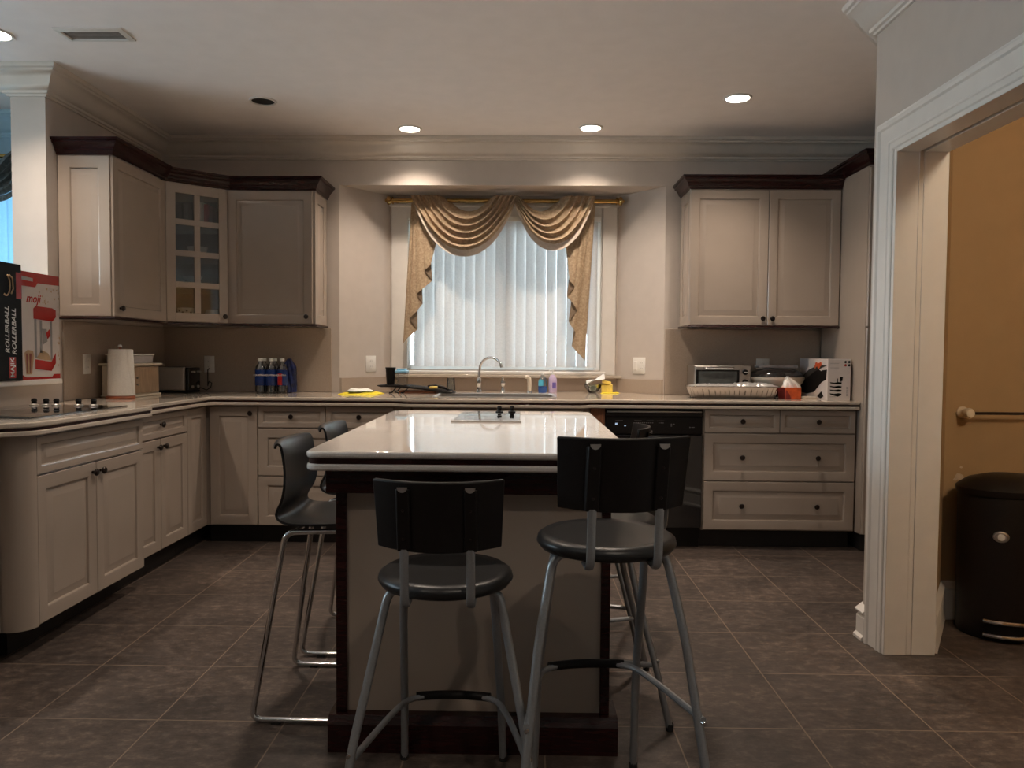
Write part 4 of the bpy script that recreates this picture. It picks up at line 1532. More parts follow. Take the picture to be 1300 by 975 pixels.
b = MB().grid(roll, 48, 8, closeu=True)
b.lathe([(0.063, 0.287), (0.021, 0.287), (0.021, 0.02)], (px, py, ZC), 48)
rl = b.build('paper_roll', 'paper', t, sharp=60)


def flap(u, v):
    a = -0.5 + 0.5 * u
    r = 0.069 + 0.008 * u + 0.010 * (1 - v) * u
    return (px + r * cos(a), py + r * sin(a), ZC + 0.019 + 0.266 * v)


MB().grid(flap, 8, 6).build('loose_sheet', 'paper', rl, solid=0.0015)

t = thing('bread_box', 'cream bread box with a wood panel door, behind the paper towel', 'bread box', (-2.41, 4.60, ZC))
MB().box(-2.505, -2.325, 4.435, 4.765, ZC, 1.118).build('body', 'cream', t, bevel=0.004)
MB().box(-2.518, -2.305, 4.42, 4.78, 1.1185, 1.133).build('lid', 'cream', t, bevel=0.004)
MB().box(-2.512, -2.312, 4.428, 4.772, ZC + 0.0005, ZC + 0.014).build('foot_rail', 'cream', t, bevel=0.003)
d_ = MB().panel(frame((-2.325, 4.452, ZC + 0.022), (0, 1, 0), (0, 0, 1), (1, 0, 0)), 0.296, 0.158, [(0, 0), (0, 0.008), (0.006, 0.008), (0.008, 0.006)]).build('door', 'woodpanel', t)
b = MB()
for z_ in (0.075, 0.115):
    b.lathe([(0, 0.014), (0.006, 0.012), (0.005, 0)], n=10, T=frame((-2.318, 4.478, ZC + z_), (0, 1, 0), (0, 0, 1), (1, 0, 0)))
b.build('knob', 'steel', d_)

t = thing('storage_box', 'small white lidded box sitting on top of the bread box', 'box', (-2.42, 4.6, 1.1335))
MB().box(-2.495, -2.345, 4.47, 4.735, 1.1335, 1.180).build('body', 'cartongrey', t, bevel=0.004)
MB().box(-2.50, -2.338, 4.462, 4.742, 1.1805, 1.190).build('lid', 'white', t, bevel=0.003)

T = Matrix.Translation((-2.262, 4.985, ZC)) @ Matrix.Rotation(radians(-4), 4, 'Z')
t = thing('toaster', 'silver toaster with a black control end in the counter corner', 'toaster', (-2.38, 5.06, ZC))
b = MB().rbox(-0.255, 0.0, 0.0, 0.165, 0.016, 0.172, 0.012, T)
b.build('body', 'satin', t, bevel=0.008)
MB().box(-0.235, -0.02, 0.03, 0.070, 0.170, 0.1735, T).box(-0.235, -0.02, 0.095, 0.135, 0.170, 0.1735, T).build('slots', 'black', t)
b = MB().box(-0.250, 0.03, 0.008, 0.157, 0.0, 0.016, T)
b.build('base', 'blackpl', t, bevel=0.003)
ce = MB().rbox(0.001, 0.032, 0.004, 0.161, 0.016, 0.170, 0.012, T).build('control_end', 'blackgl', t, bevel=0.006)
for yy in (0.045, 0.120):
    MB().box(0.032, 0.050, yy - 0.014, yy + 0.014, 0.135, 0.146, T).build('lever', 'steel', ce, bevel=0.002)
    MB().lathe([(0, 0.010), (0.009, 0.009), (0.010, 0)], n=14, T=T @ frame((0.032, yy, 0.04), (0, 1, 0), (0, 0, 1), (1, 0, 0))).build('dial', 'steel', ce)
t_c = MB().tube([(-2.225, 5.150, ZC + 0.03), (-2.19, 5.17, ZC + 0.012), (-2.165, 5.18, ZC + 0.03), (-2.162, 5.19, ZC + 0.06), (-2.185, 5.20, ZC + 0.07), (-2.20, 5.215, ZC + 0.04), (-2.21, 5.24, ZC + 0.15), (-2.205, 5.253, 1.09)], 0.0035, 8).build('power_cord', 'rubber', t)

# water bottles


def bottle(label):
    t = thing('water_bottle', label, 'bottle', (0, 0, 0), 'water bottles by the back wall')
    MB().lathe([(0, 0.004), (0.024, 0.0), (0.033, 0.010), (0.034, 0.045), (0.031, 0.055), (0.0345, 0.065), (0.0345, 0.160), (0.033, 0.172), (0.026, 0.188), (0.014, 0.203), (0.0125, 0.215), (0.0125, 0.222), (0, 0.222)], n=20).build('body', 'bottle', t)
    MB().lathe([(0, 0.236), (0.0135, 0.235), (0.0145, 0.232), (0.0145, 0.218), (0.013, 0.216)], n=20).build('cap', 'white', t)
    lb = MB().lathe([(0.0348, 0.052), (0.0356, 0.054), (0.0356, 0.156), (0.0348, 0.158)], n=28).build('label', 'blue', t)
    b = MB()
    b.text('AQUAFINA', 0.0145, frame((0, -0.0362, 0.122), (1, 0, 0), (0, 0, 1)), bold=0.0002)
    b.build('lettering', 'ink', lb)
    return t


B0 = bottle('water bottle with white cap, leftmost of the front row by the outlet')
B0.location = (-1.775, 5.055, ZC)
lbs = ['water bottle in the middle of the front row, beside the white capped one',
       'water bottle at the right of the front row, next to the blue wrapper',
       'water bottle behind the white capped one, against the back wall',
       'water bottle behind the middle of the front row, against the back wall']
for (x, y), l_ in zip(((-1.703, 5.06), (-1.631, 5.07), (-1.775, 5.135), (-1.703, 5.14)), lbs):
    c_ = copy_tree(B0)
    c_.location = (x, y, ZC)
    c_['label'] = l_


def wrap(u, v):
    a = 2 * pi * u
    r = 0.043 + 0.010 * sin(3 * a + 4 * v) * (0.4 + 0.6 * v) + 0.006 * sin(7 * a + 9 * v)
    r *= 1.05 if v < 0.78 else max(0.15, 1.05 - (v - 0.78) * 3.4)
    return (-1.605 + r * cos(a) * 0.85 + 0.018 * v * (1 - v), 5.150 + r * sin(a) * 0.85, ZC + 0.002 + 0.232 * v)


o = MB().grid(wrap, 40, 20, closeu=True).build('plastic_wrapper', 'navy', loc=(-1.605, 5.15, ZC), sharp=80)
tag(o, 'crumpled navy blue plastic wrapper beside the water bottles', 'wrapper')
b = MB()


def rtag(u, v):
    a = -2.2 + 0.9 * u
    return (-1.631 + 0.0366 * cos(a), 5.07 + 0.0366 * sin(a), ZC + 0.055 + 0.078 * v)


o = MB().grid(rtag, 6, 2).build('paper_tag', 'red', solid=0.0006, loc=(-1.631, 5.07, ZC + 0.055))
tag(o, 'small red paper tag stuck on the right front water bottle', 'tag')

# outlets and switches


def outlet(x, y, z, u, n, label, kind, w_=0.072, h_=0.116):
    t = thing('wall_switch' if kind == 'switch' else 'power_outlet', label, 'switch' if kind == 'switch' else 'outlet', (x, y, z))
    u = Vector(u).normalized()
    o_ = Vector((x, y, z)) - u * w_ / 2 - Vector((0, 0, h_ / 2))
    MB().panel(frame(o_, u, (0, 0, 1), n), w_, h_, [(0, 0), (0, 0.004), (0.003, 0.006)]).build('plate', 'white', t)
    n = Vector(n).normalized()
    gang = 2 if w_ > 0.09 else 1
    for g in range(gang):
        uc = w_ * (g + 0.5) / gang - w_ / 2
        if kind == 'switch' or (gang == 2 and g == 0):
            T = frame(Vector((x, y, z)) + u * (uc - 0.016) - Vector((0, 0, 0.033)) + n * 0.006, u, (0, 0, 1), n)
            MB().panel(T, 0.032, 0.066, [(0, 0), (0.001, 0.002), (0.003, 0.004)]).build('rocker', 'white', t)
        else:
            b = MB()
            for dz in (-0.02, 0.02):
                T = frame(Vector((x, y, z + dz)) + u * uc + n * 0.006, u, (0, 0, 1), n)
                b.lathe([(0.016, 0), (0.016, 0.0015), (0, 0.0018)], n=18, T=T, sy=0.85)
            s_ = b.build('socket', 'white', t)
            b = MB()
            for dz in (-0.02, 0.02):
                for du in (-0.006, 0.006):
                    T = frame(Vector((x, y, z + dz)) + u * (uc + du) + n * 0.0075, u, (0, 0, 1), n)
                    b.box(-0.001, 0.001, -0.003, 0.005, 0, 0.0006, T)
            b.build('slots', 'inkgrey', s_)


outlet(XL + 0.0122, 4.31, 1.130, (0, 1, 0), (1, 0, 0), 'pale power outlet on the left wall, left of the paper towel', 'outlet')
outlet(-2.205, YB - 0.0122, 1.120, (1, 0, 0), (0, -1, 0), 'pale power outlet on the back wall right of the toaster', 'outlet')
nl = Vector((0.35, -0.29, 0)).normalized()
outlet(-1.115 + 0.0, 5.482 - 0.0, 1.128, (0.29, 0.35, 0), nl, 'pale outlet on the slanted wall left of the window', 'outlet', 0.09)
nr = Vector((-0.35, -0.28, 0)).normalized()
outlet(0.838, 5.4475, 1.128, (0.28, -0.35, 0), nr, 'white double switch plate on the slanted wall right of the window', 'outlet', 0.118, 0.118)
outlet(1.665, YB - 0.0122, 1.128, (1, 0, 0), (0, -1, 0), 'pale outlet on the back wall above the electric skillet', 'outlet', 0.09)

# ---------------------------------------------------------------- counter by the window


def cloth(x0, x1, y0, y1, z, seed, h=0.012, base=0.012, rot=0.0):
    rnd = random.Random(seed)
    ph = [rnd.random() * 6 for _ in range(6)]
    cx, cy = (x0 + x1) / 2, (y0 + y1) / 2

    def fn(u, v):
        x = x0 + (x1 - x0) * u
        y = y0 + (y1 - y0) * v
        e = min(u, 1 - u, v, 1 - v) * 6
        k = min(1, e)
        hz = base * k + h * k * (0.5 + 0.25 * sin(7 * u + ph[0]) + 0.25 * sin(9 * v + 4 * u + ph[1]))
        x += 0.012 * sin(6 * v + ph[2])
        y += 0.012 * sin(5 * u + ph[3])
        dx, dy = x - cx, y - cy
        return (cx + dx * cos(rot) - dy * sin(rot), cy + dx * sin(rot) + dy * cos(rot), z + 0.001 + hz)
    return fn


o = MB().grid(cloth(-1.215, -0.955, 4.90, 5.10, ZC, 3, 0.007, 0.007), 26, 18).build('dish_cloth', 'yellow', solid=0.0016, loc=(-1.085, 5.0, ZC), sharp=80)
tag(o, 'yellow dish cloth folded on the counter left of the sink', 'cloth')
t = thing('dish_cloth', 'white dish cloth with dark green hem lying on the yellow cloth', 'cloth', (-1.09, 5.01, ZC + 0.025))
f_ = cloth(-1.165, -1.005, 4.93, 5.07, ZC + 0.0185, 8, 0.012, 0.010, 0.15)
MB().grid(f_, 20, 14).build('fabric', 'whitecloth', t, solid=0.002, sharp=80)
pts = [f_(k / 16, 0) for k in range(17)] + [f_(1, k / 12) for k in range(1, 13)] + [f_(1 - k / 16, 1) for k in range(1, 17)] + [f_(0, 1 - k / 12) for k in range(1, 12)]
MB().tube([Vector(p) + Vector((0, 0, 0.001)) for p in pts], 0.0028, 6, closed=True).build('hem', 'green', t)

o = MB().prism(rpoly([(-0.86, 5.17), (-0.60, 5.17), (-0.60, 5.365), (-0.86, 5.365)], 0.02, 4), ZC, ZC + 0.014).build('cutting_board', 'redwood', loc=(-0.77, 5.25, ZC), bevel=0.003)
tag(o, 'reddish wood cutting board lying under the black dish rack', 'cutting board')

t = thing('dish_rack', 'black dish drying tray on small feet, tilted towards the sink', 'dish rack', (-0.74, 5.3, ZC))
RX0, RX1, RY0, RY1 = -1.0, -0.50, 5.13, 5.40


def rz_(x):
    return ZC + 0.044 - 0.038 * max(0, (x - RX0 - 0.12) / (RX1 - RX0 - 0.12)) ** 1.2


def tray(u, v):
    x = RX0 + (RX1 - RX0) * u
    e = min(u * (RX1 - RX0), (1 - u) * (RX1 - RX0), v * 0.27, (1 - v) * 0.27)
    return (x, RY0 + (RY1 - RY0) * v, rz_(x) + (0.010 * max(0, 1 - e / 0.02)))


MB().grid(tray, 40, 24).build('tray', 'blackpl', t, solid=0.004, sharp=60)
b = MB()
for k in range(9):
    yy = RY0 + 0.03 + k * 0.026
    b.tube([(RX0 + 0.03 + 0.44 * j / 8, yy, rz_(RX0 + 0.03 + 0.44 * j / 8) + 0.006) for j in range(9)], 0.0025, 6)
b.build('ribs', 'blackpl', t)
for (x, y) in ((-0.90, 5.15), (-0.90, 5.38), (-0.82, 5.15)):
    b = MB().tube([(x + 0.03, y, rz_(x + 0.03) - 0.002), (x, y, ZC + 0.006), (x - 0.02, y, ZC + 0.004)], 0.0042, 8)
    b.build('foot', 'blackpl', t)
b = MB().tube(arc([(-0.60, 5.14, rz_(-0.60) + 0.006), (-0.56, 5.13, ZC + 0.012), (-0.49, 5.13, ZC + 0.007), (-0.472, 5.20, ZC + 0.007), (-0.472, 5.29, ZC + 0.007), (-0.50, 5.31, ZC + 0.010)], 0.02, 5), 0.005, 8)
b.build('spout_lip', 'blackpl', t)

zr = rz_(-0.94) + 0.012
o = MB().lathe([(0, 0), (0.028, 0), (0.035, 0.112), (0.037, 0.114), (0.037, 0.120), (0.032, 0.120), (0.027, 0.006), (0, 0.006)], (-0.93, 5.27, zr), 28).build('tumbler', 'blackpl', loc=(-0.93, 5.27, zr))
tag(o, 'tall black tumbler standing at the left end of the dish rack', 'tumbler')
t = thing('food_container', 'clear plastic container with a light blue lid beside the black tumbler', 'container', (-0.855, 5.27, zr))
MB().rbox(-0.888, -0.815, 5.22, 5.33, zr - 0.001, zr + 0.084, 0.012).build('body', 'clear', t)
b = MB().rbox(-0.894, -0.809, 5.214, 5.336, zr + 0.085, zr + 0.100, 0.014)
b.rbox(-0.882, -0.822, 5.226, 5.324, zr + 0.100, zr + 0.112, 0.012)
b.build('lid', 'bluelid', t, bevel=0.003)
MB().rbox(-0.891, -0.812, 5.217, 5.333, zr + 0.077, zr + 0.0845, 0.012).build('seal', 'blackpl', t)
o = MB().rbox(-0.655, -0.60, 5.22, 5.29, rz_(-0.63) + 0.009, rz_(-0.63) + 0.024, 0.008, ).build('sponge', 'yellowpk', loc=(-0.63, 5.25, rz_(-0.63) + 0.009), bevel=0.003)
tag(o, 'small yellow sponge lying on the dish rack', 'sponge')
o = MB().lathe([(0.034, 0.0), (0.027, 0.088), (0.0, 0.090), (0.0, 0.087), (0.0255, 0.085), (0.032, 0.0)], (-0.515, 5.36, ZC + 0.016), 24).build('drinking_glass', 'glass', loc=(-0.515, 5.36, ZC + 0.016))
tag(o, 'clear drinking glass upside down at the right end of the dish rack', 'glass')
o = MB().tube([(-0.68, 5.345, rz_(-0.68) + 0.018), (-0.62, 5.345, rz_(-0.62) + 0.026), (-0.56, 5.33, rz_(-0.56) + 0.02), (-0.535, 5.31, rz_(-0.54) + 0.014)], [0.006, 0.010, 0.010, 0.006], 8).build('pan_handle_brush', 'blackpl', loc=(-0.6, 5.34, rz_(-0.6) + 0.02))
o.name = 'dish_brush'
tag(o, 'black handled dish brush lying across the back of the dish rack', 'brush')

# faucet set
fx_, fy_ = -0.318, 5.43
t = thing('faucet', 'chrome gooseneck faucet behind the sink', 'faucet', (fx_, fy_, ZC))
MB().lathe([(0, 0.0), (0.026, 0.0), (0.024, 0.012), (0.016, 0.020), (0.015, 0.050), (0.019, 0.060), (0.019, 0.085), (0.012, 0.105), (0, 0.106)], (fx_, fy_, ZC), 24).build('base', 'chrome', t)
pts = []
for k in range(15):
    a = pi - (pi * 0.86) * k / 14
    pts.append((fx_ + 0.005 + 0.082 * (1 + cos(a)), fy_ - 0.10 * (k / 14), ZC + 0.165 + 0.085 * sin(a)))
pts = [(fx_, fy_, ZC + 0.10), (fx_ + 0.001, fy_, ZC + 0.135)] + pts
MB().tube(pts, 0.0095, 12).build('spout', 'chrome', t)
MB().tube([pts[-1], Vector(pts[-1]) + Vector((0.008, -0.004, -0.020))], 0.0125, 12).build('nozzle', 'steel', t)
t = thing('lever_tap', 'small chrome lever tap right of the gooseneck faucet', 'tap', (-0.145, 5.44, ZC))
MB().lathe([(0, 0.0), (0.022, 0.0), (0.018, 0.012), (0.012, 0.030), (0.013, 0.050), (0.018, 0.060), (0.016, 0.078), (0, 0.080)], (-0.145, 5.44, ZC), 20).build('base', 'chrome', t)
MB().tube([(-0.145, 5.44, ZC + 0.078), (-0.146, 5.435, ZC + 0.100), (-0.152, 5.42, ZC + 0.112)], [0.011, 0.008, 0.006], 10).build('lever', 'chrome', t)
t = thing('sink_sprayer', 'white sink sprayer right of the small chrome tap', 'sprayer', (0.045, 5.43, ZC))
MB().lathe([(0, 0), (0.022, 0), (0.020, 0.010), (0.014, 0.014), (0, 0.014)], (0.045, 5.43, ZC), 20).build('base', 'chrome', t)
MB().tube([(0.046, 5.43, ZC + 0.014), (0.047, 5.43, ZC + 0.06), (0.044, 5.427, ZC + 0.098), (0.030, 5.415, ZC + 0.114), (0.016, 5.405, ZC + 0.110)], [0.014, 0.015, 0.015, 0.014, 0.010], 14).build('head', 'offwhite', t)

t = thing('dish_soap_bottle', 'blue dish soap bottle on the counter right of the sprayer', 'soap bottle', (0.142, 5.45, ZC))
MB().lathe([(0, 0), (0.030, 0), (0.032, 0.006), (0.032, 0.045), (0, 0.045)], (0.142, 5.45, ZC), 24, sy=0.7).build('soap', 'bluesoap', t)
MB().lathe([(0.032, 0.0455), (0.031, 0.075), (0.022, 0.105), (0.012, 0.120), (0.011, 0.128), (0, 0.128)], (0.142, 5.45, ZC), 24, sy=0.7).build('bottle', 'clear', t)
MB().lathe([(0.0315, 0.047), (0.031, 0.076), (0.026, 0.092), (0, 0.092)], (0.133, 5.447, ZC), 20, sx=0.72, sy=0.72).build('label', 'cyan', t)
MB().lathe([(0, 0.144), (0.007, 0.143), (0.009, 0.136), (0.012, 0.129), (0, 0.129)], (0.142, 5.45, ZC), 16).build('cap', 'ink', t)
t = thing('hand_soap_bottle', 'lilac hand soap bottle with pump right of the blue soap', 'soap bottle', (0.215, 5.46, ZC))
MB().lathe([(0, 0), (0.029, 0), (0.031, 0.005), (0.031, 0.075), (0.028, 0.100), (0.018, 0.122), (0.012, 0.128), (0, 0.128)], (0.215, 5.46, ZC), 24, sy=0.72).build('bottle', 'lilac', t)
MB().box(0.212, 0.238, 5.4355, 5.439, ZC + 0.030, ZC + 0.072).build('label', 'purple', t)
b = MB().lathe([(0.013, 0.128), (0.012, 0.140), (0.005, 0.142), (0.005, 0.156), (0.010, 0.158), (0.009, 0.166), (0, 0.167)], (0.215, 5.46, ZC), 14)
b.tube([(0.215, 5.46, ZC + 0.162), (0.196, 5.455, ZC + 0.162), (0.188, 5.453, ZC + 0.154)], 0.0042, 8)
b.build('pump', 'ink', t)

gb = (0.505, 5.44, ZC)
o = MB().lathe([(0, 0.004), (0.028, 0.0), (0.034, 0.004), (0.055, 0.035), (0.064, 0.062), (0.061, 0.062), (0.052, 0.036), (0.030, 0.009), (0, 0.009)], gb, 32).build('glass_bowl', 'glass', loc=gb)
tag(o, 'clear glass bowl on the counter right of the window', 'bowl')
o = MB().grid(lambda u, v: (0.455 + 0.13 * u, 5.385 + 0.10 * v, ZC + 0.078 + 0.05 * u + 0.010 * sin(5 * u + 4 * v) - 0.016 * (2 * v - 1) ** 2), 14, 10).build('plastic_bag', 'ink', solid=0.003, loc=(0.5, 5.44, ZC + 0.066), sharp=80)
tag(o, 'white plastic bag resting tilted on top of the glass bowl', 'bag')
o = MB().rbox(0.475, 0.535, 5.415, 5.465, ZC + 0.012, ZC + 0.052, 0.01).build('scrubber', 'green', loc=(0.505, 5.44, ZC + 0.012), bevel=0.005)
tag(o, 'grey green scrubbing sponge inside the glass bowl', 'sponge')
T = Matrix.Translation((0.60, 5.42, ZC)) @ Matrix.Rotation(radians(-8), 4, 'Z')
b = MB().box(-0.035, 0.045, -0.025, 0.025, 0.003, 0.062, T)
o = b.build('sponge_pack', 'yellowpk', loc=(0.60, 5.42, ZC + 0.003), bevel=0.004)
tag(o, 'yellow packet standing right of the glass bowl', 'packet')
T2 = Matrix.Translation((0.578, 5.41, ZC + 0.066)) @ Matrix.Rotation(radians(12), 4, 'Y')
o = MB().box(-0.012, 0.050, -0.02, 0.025, 0.003, 0.026, T2).build('sponge', 'yellowpk', loc=(0.598, 5.41, ZC + 0.067), bevel=0.003)
tag(o, 'small yellow sponge lying on top of the yellow packet', 'sponge')
o = MB().grid(cloth(0.56, 0.68, 5.335, 5.40, ZC, 21, 0.004, 0.004), 12, 8).build('cloth_scrap', 'yellow', solid=0.0016, loc=(0.62, 5.37, ZC), sharp=80)
tag(o, 'flat pale yellow cloth in front of the yellow packet', 'cloth')

# ---------------------------------------------------------------- things on the counter, right
t = thing('toaster_oven', 'steel toaster oven with two black dials below the right wall cabinet', 'toaster oven', (1.33, 5.13, ZC))
MB().rbox(1.142, 1.516, 5.03, 5.245, 0.945, 1.137, 0.006).build('body', 'steel', t, bevel=0.003)
b = MB()
for x in (1.165, 1.49):
    for y in (5.05, 5.225):
        b.lathe([(0, 0), (0.010, 0), (0.010, 0.0155), (0, 0.0155)], (x, y, ZC), 10)
b.build('foot', 'rubber', t)
d_ = MB().box(1.147, 1.440, 5.018, 5.0295, 0.950, 1.132).build('door', 'steel', t, bevel=0.002)
MB().box(1.150, 1.437, 5.0168, 5.0179, 0.952, 1.110).build('window_surround', 'black', d_)
MB().box(1.166, 1.421, 5.0158, 5.0167, 0.958, 1.100).build('window', 'ovenglass', d_)
b = MB()
for z_ in (0.975, 1.02):
    b.tube([(1.165, 5.0152, z_), (1.42, 5.0152, z_)], 0.0016, 6)
b.build('rack_lines', 'inkgrey', d_)
b = MB().tube(arc([(1.205, 5.018, 1.122), (1.205, 4.995, 1.122), (1.392, 4.995, 1.122), (1.392, 5.018, 1.122)], 0.008, 4), 0.007, 10)
b.build('handle', 'chrome', d_)
for z_ in (1.095, 1.030):
    k_ = MB().lathe([(0, 0.016), (0.017, 0.015), (0.019, 0.0)], n=20, T=frame((1.478, 5.0295, z_), (1, 0, 0), (0, 0, 1), (0, -1, 0))).build('dial', 'blackpl', t)
    MB().box(1.466, 1.492, 5.0120, 5.0140, z_ - 0.002, z_ + 0.002).build('pointer', 'ink', k_)

t = thing('foil_tray', 'large foil baking tray covered with crumpled foil at the counter edge', 'foil tray', (1.36, 4.9, ZC))
b = MB()


TB = rpoly([(1.10, 4.82), (1.615, 4.82), (1.615, 4.955), (1.10, 4.955)], 0.04, 6)
TT = rpoly([(1.065, 4.785), (1.635, 4.785), (1.635, 4.97), (1.065, 4.97)], 0.05, 6)
TL = [0.0]
for k in range(len(TT)):
    TL.append(TL[-1] + (Vector(TT[(k + 1) % len(TT)]) - Vector(TT[k])).length)


def tr(u, v):
    """ribbed side wall of the tray"""
    d = (u % 1.0) * TL[-1]
    k = 0
    while k < len(TT) - 1 and TL[k + 1] < d:
        k += 1
    f = (d - TL[k]) / max(1e-6, TL[k + 1] - TL[k])
    n = len(TT)
    L = lambda p: Vector(p[k]).lerp(Vector(p[(k + 1) % n]), f)
    A, B = L(TB), L(TT)
    p = A.lerp(B, v)
    rib = 0.0095 * (abs(sin(d * 90 + 0.6 * sin(d * 23))) ** 0.6 - 0.6) * min(1, 3 * v, 3.4 * (1 - v))
    p = p + (B - A).normalized() * rib
    return (p.x, p.y, ZC + 0.001 + 0.074 * v)


b.grid(tr, 460, 6, closeu=True)
b.build('tray', 'foil', t, sharp=25)
MB().prism(rpoly([(1.10, 4.82), (1.615, 4.82), (1.615, 4.955), (1.10, 4.955)], 0.04, 6), ZC + 0.0005, ZC + 0.002).build('bottom', 'foil', t)
rimp = [(x, y, ZC + 0.076) for x, y in rpoly([(1.063, 4.783), (1.637, 4.783), (1.637, 4.972), (1.063, 4.972)], 0.05, 6)]
MB().tube(rimp, 0.0045, 8, closed=True).build('rim', 'foil', t)
rn = random.Random(5)
amp = [[rn.random() for _ in range(40)] for _ in range(14)]


def fl(u, v):
    i, j = min(38, int(u * 38)), min(12, int(v * 12))
    e = min(1, 8 * min(u, 1 - u, v * 1.2, (1 - v) * 1.2))
    return (1.068 + 0.564 * u, 4.788 + 0.178 * v, ZC + 0.078 + e * (0.003 + 0.012 * amp[j][i] + 0.010 * (u > 0.55)))


MB().grid(fl, 38, 12).build('foil_cover', 'foillid', t, solid=0.001, sharp=15)

sc_ = (1.709, 5.113, ZC)
t = thing('electric_skillet', 'cream electric skillet with dark glass lid behind the tissue box', 'skillet', sc_)
MB().lathe([(0, 0.056), (0.10, 0.056), (0.150, 0.066), (0.178, 0.098), (0.189, 0.124), (0.189, 0.133), (0.176, 0.133), (0.165, 0.098), (0.10, 0.068), (0, 0.068)], sc_, 56, sy=0.74).build('pan', 'offwhite', t)
MB().lathe([(0, 0.0), (0.115, 0.0), (0.125, 0.010), (0.118, 0.055), (0, 0.055)], sc_, 40, sy=0.74).build('base', 'blackpl', t)
ld = MB().lathe([(0.183, 0.134), (0.181, 0.142), (0.168, 0.164), (0.125, 0.186), (0, 0.192)], sc_, 56, sy=0.74).build('lid', 'darkglass', t)
MB().rbox(sc_[0] - 0.135, sc_[0] + 0.135, sc_[1] - 0.045, sc_[1] + 0.045, ZC + 0.1925, ZC + 0.212, 0.02).build('lid_handle', 'cartongrey', ld, bevel=0.004)
o = MB().rbox(1.778, 1.893, 4.85, 4.965, ZC, ZC + 0.012, 0.01).build('serving_board', 'offwhite', loc=(1.835, 4.9, ZC), bevel=0.002)
tag(o, 'thin cream board lying on the counter before the electric skillet', 'board')

t = thing('tissue_box', 'red and orange tissue box with a white tissue, between foil tray and carton', 'tissue box', (1.71, 4.85, ZC))
b = MB()
b.box(1.662, 1.762, 4.785, 4.915, ZC, ZC + 0.074)
bx = b.build('box', 'orange', t, bevel=0.002)
b = MB().box(1.6612, 1.6624, 4.786, 4.914, ZC + 0.001, ZC + 0.073)
b.prism([(1.664, 0.002), (1.700, 0.002), (1.690, 0.03), (1.672, 0.055), (1.664, 0.06)], 4.7838, 4.7852, T=frame((0, 0, ZC), (1, 0, 0), (0, 0, 1), (0, 1, 0)))
b.build('printed_side', 'darkred', bx)


def tis(u, v):
    a = 2 * pi * u
    r = (0.040 * (1 - v) ** 0.8 + 0.006) * (1 + 0.45 * sin(3 * a + 2) * (0.5 + 0.5 * v) + 0.28 * sin(7 * a + 3 * v) + 0.12 * sin(13 * a))
    return (1.716 - 0.018 * v + r * cos(a) * 1.1, 4.85 + r * sin(a) * 0.9, ZC + 0.0745 + 0.072 * v * (0.86 + 0.14 * sin(3 * a)))


MB().grid(tis, 36, 10, closeu=True).build('tissue', 'tissue', t, sharp=28)

t = thing('carton', 'white carton with a table grill picture beside the tall cabinet', 'box', (1.97, 4.95, ZC))
CX0, CX1, CY0, CY1, CZ1 = 1.902, 2.045, 4.725, 5.20, 1.188
MB().box(CX0, CX1, CY0, CY1, ZC, CZ1).build('box', 'carton', t, bevel=0.002)
# side face towards the window: u runs from the back to the near corner
sf = lambda u, v, d=0.0008: Vector((CX0 - d, CY1 + (CY0 - CY1) * u, ZC + (CZ1 - ZC) * v))
ff = lambda u, v, d=0.0008: Vector((CX0 + (CX1 - CX0) * u, CY0 - d, ZC + (CZ1 - ZC) * v))


def poly_on(fn, pts, b, d=0.0008):
    b.face([b.v(fn(u, v, d)) for u, v in pts])


b = MB()
poly_on(sf, [(0.02, 0.12), (0.30, 0.10), (0.55, 0.16), (0.80, 0.42), (0.96, 0.50), (0.95, 0.62), (0.62, 0.78), (0.40, 0.72), (0.25, 0.52), (0.05, 0.35)], b)
poly_on(sf, [(0.66, 0.06), (0.80, 0.20), (0.88, 0.08), (0.78, 0.02)], b)
poly_on(sf, [(0.70, 0.60), (0.82, 0.72), (0.98, 0.74), (0.96, 0.58), (0.84, 0.44)], b, 0.0012)
b.build('grill_print', 'black', t, solid=0.0004)
b = MB()
poly_on(sf, [(0.10, 0.38), (0.55, 0.68), (0.98, 0.84), (0.72, 0.86), (0.35, 0.72), (0.08, 0.52)], b, 0.0014)
b.build('plate_print', 'cabin', t, solid=0.0003)
b = MB()
for u, v, r in ((0.62, 0.86, 0.045), (0.70, 0.83, 0.05), (0.76, 0.87, 0.04), (0.58, 0.80, 0.03)):
    poly_on(sf, [(u + r * cos(a * 0.7), v + r * 1.5 * sin(a * 0.7)) for a in range(9)], b, 0.002)
b.build('food_print', 'orange', t, solid=0.0003)
b = MB()
poly_on(sf, [(0.0, 0.985), (0.32, 0.985), (0.34, 0.80), (0.22, 0.70), (0.0, 0.72)], b)
b.build('corner_print', 'cartongrey', t, solid=0.0003)
b = MB()
for k, v in enumerate((0.44, 0.35, 0.26, 0.17)):
    poly_on(ff, [(0.10, v), (0.30, v - 0.012), (0.48, v + 0.004), (0.62, v - 0.010), (0.60, v - 0.045), (0.45, v - 0.055 - (0.03 if k == 3 else 0)), (0.12, v - 0.03)], b)
poly_on(ff, [(0.52, 0.56), (0.66, 0.57), (0.64, 0.47), (0.55, 0.46)], b)
poly_on(ff, [(0.575, 0.46), (0.60, 0.46), (0.60, 0.40), (0.575, 0.40)], b)
poly_on(ff, [(0.42, 0.53), (0.45, 0.53), (0.45, 0.42), (0.42, 0.42)], b)
for u, v in ((0.76, 0.93), (0.92, 0.93), (0.92, 0.85)):
    poly_on(ff, [(u + 0.055 * cos(a * 2 * pi / 14), v + 0.030 * sin(a * 2 * pi / 14)) for a in range(14)], b)
b.build('dish_print', 'black', t, solid=0.0003)
b = MB()
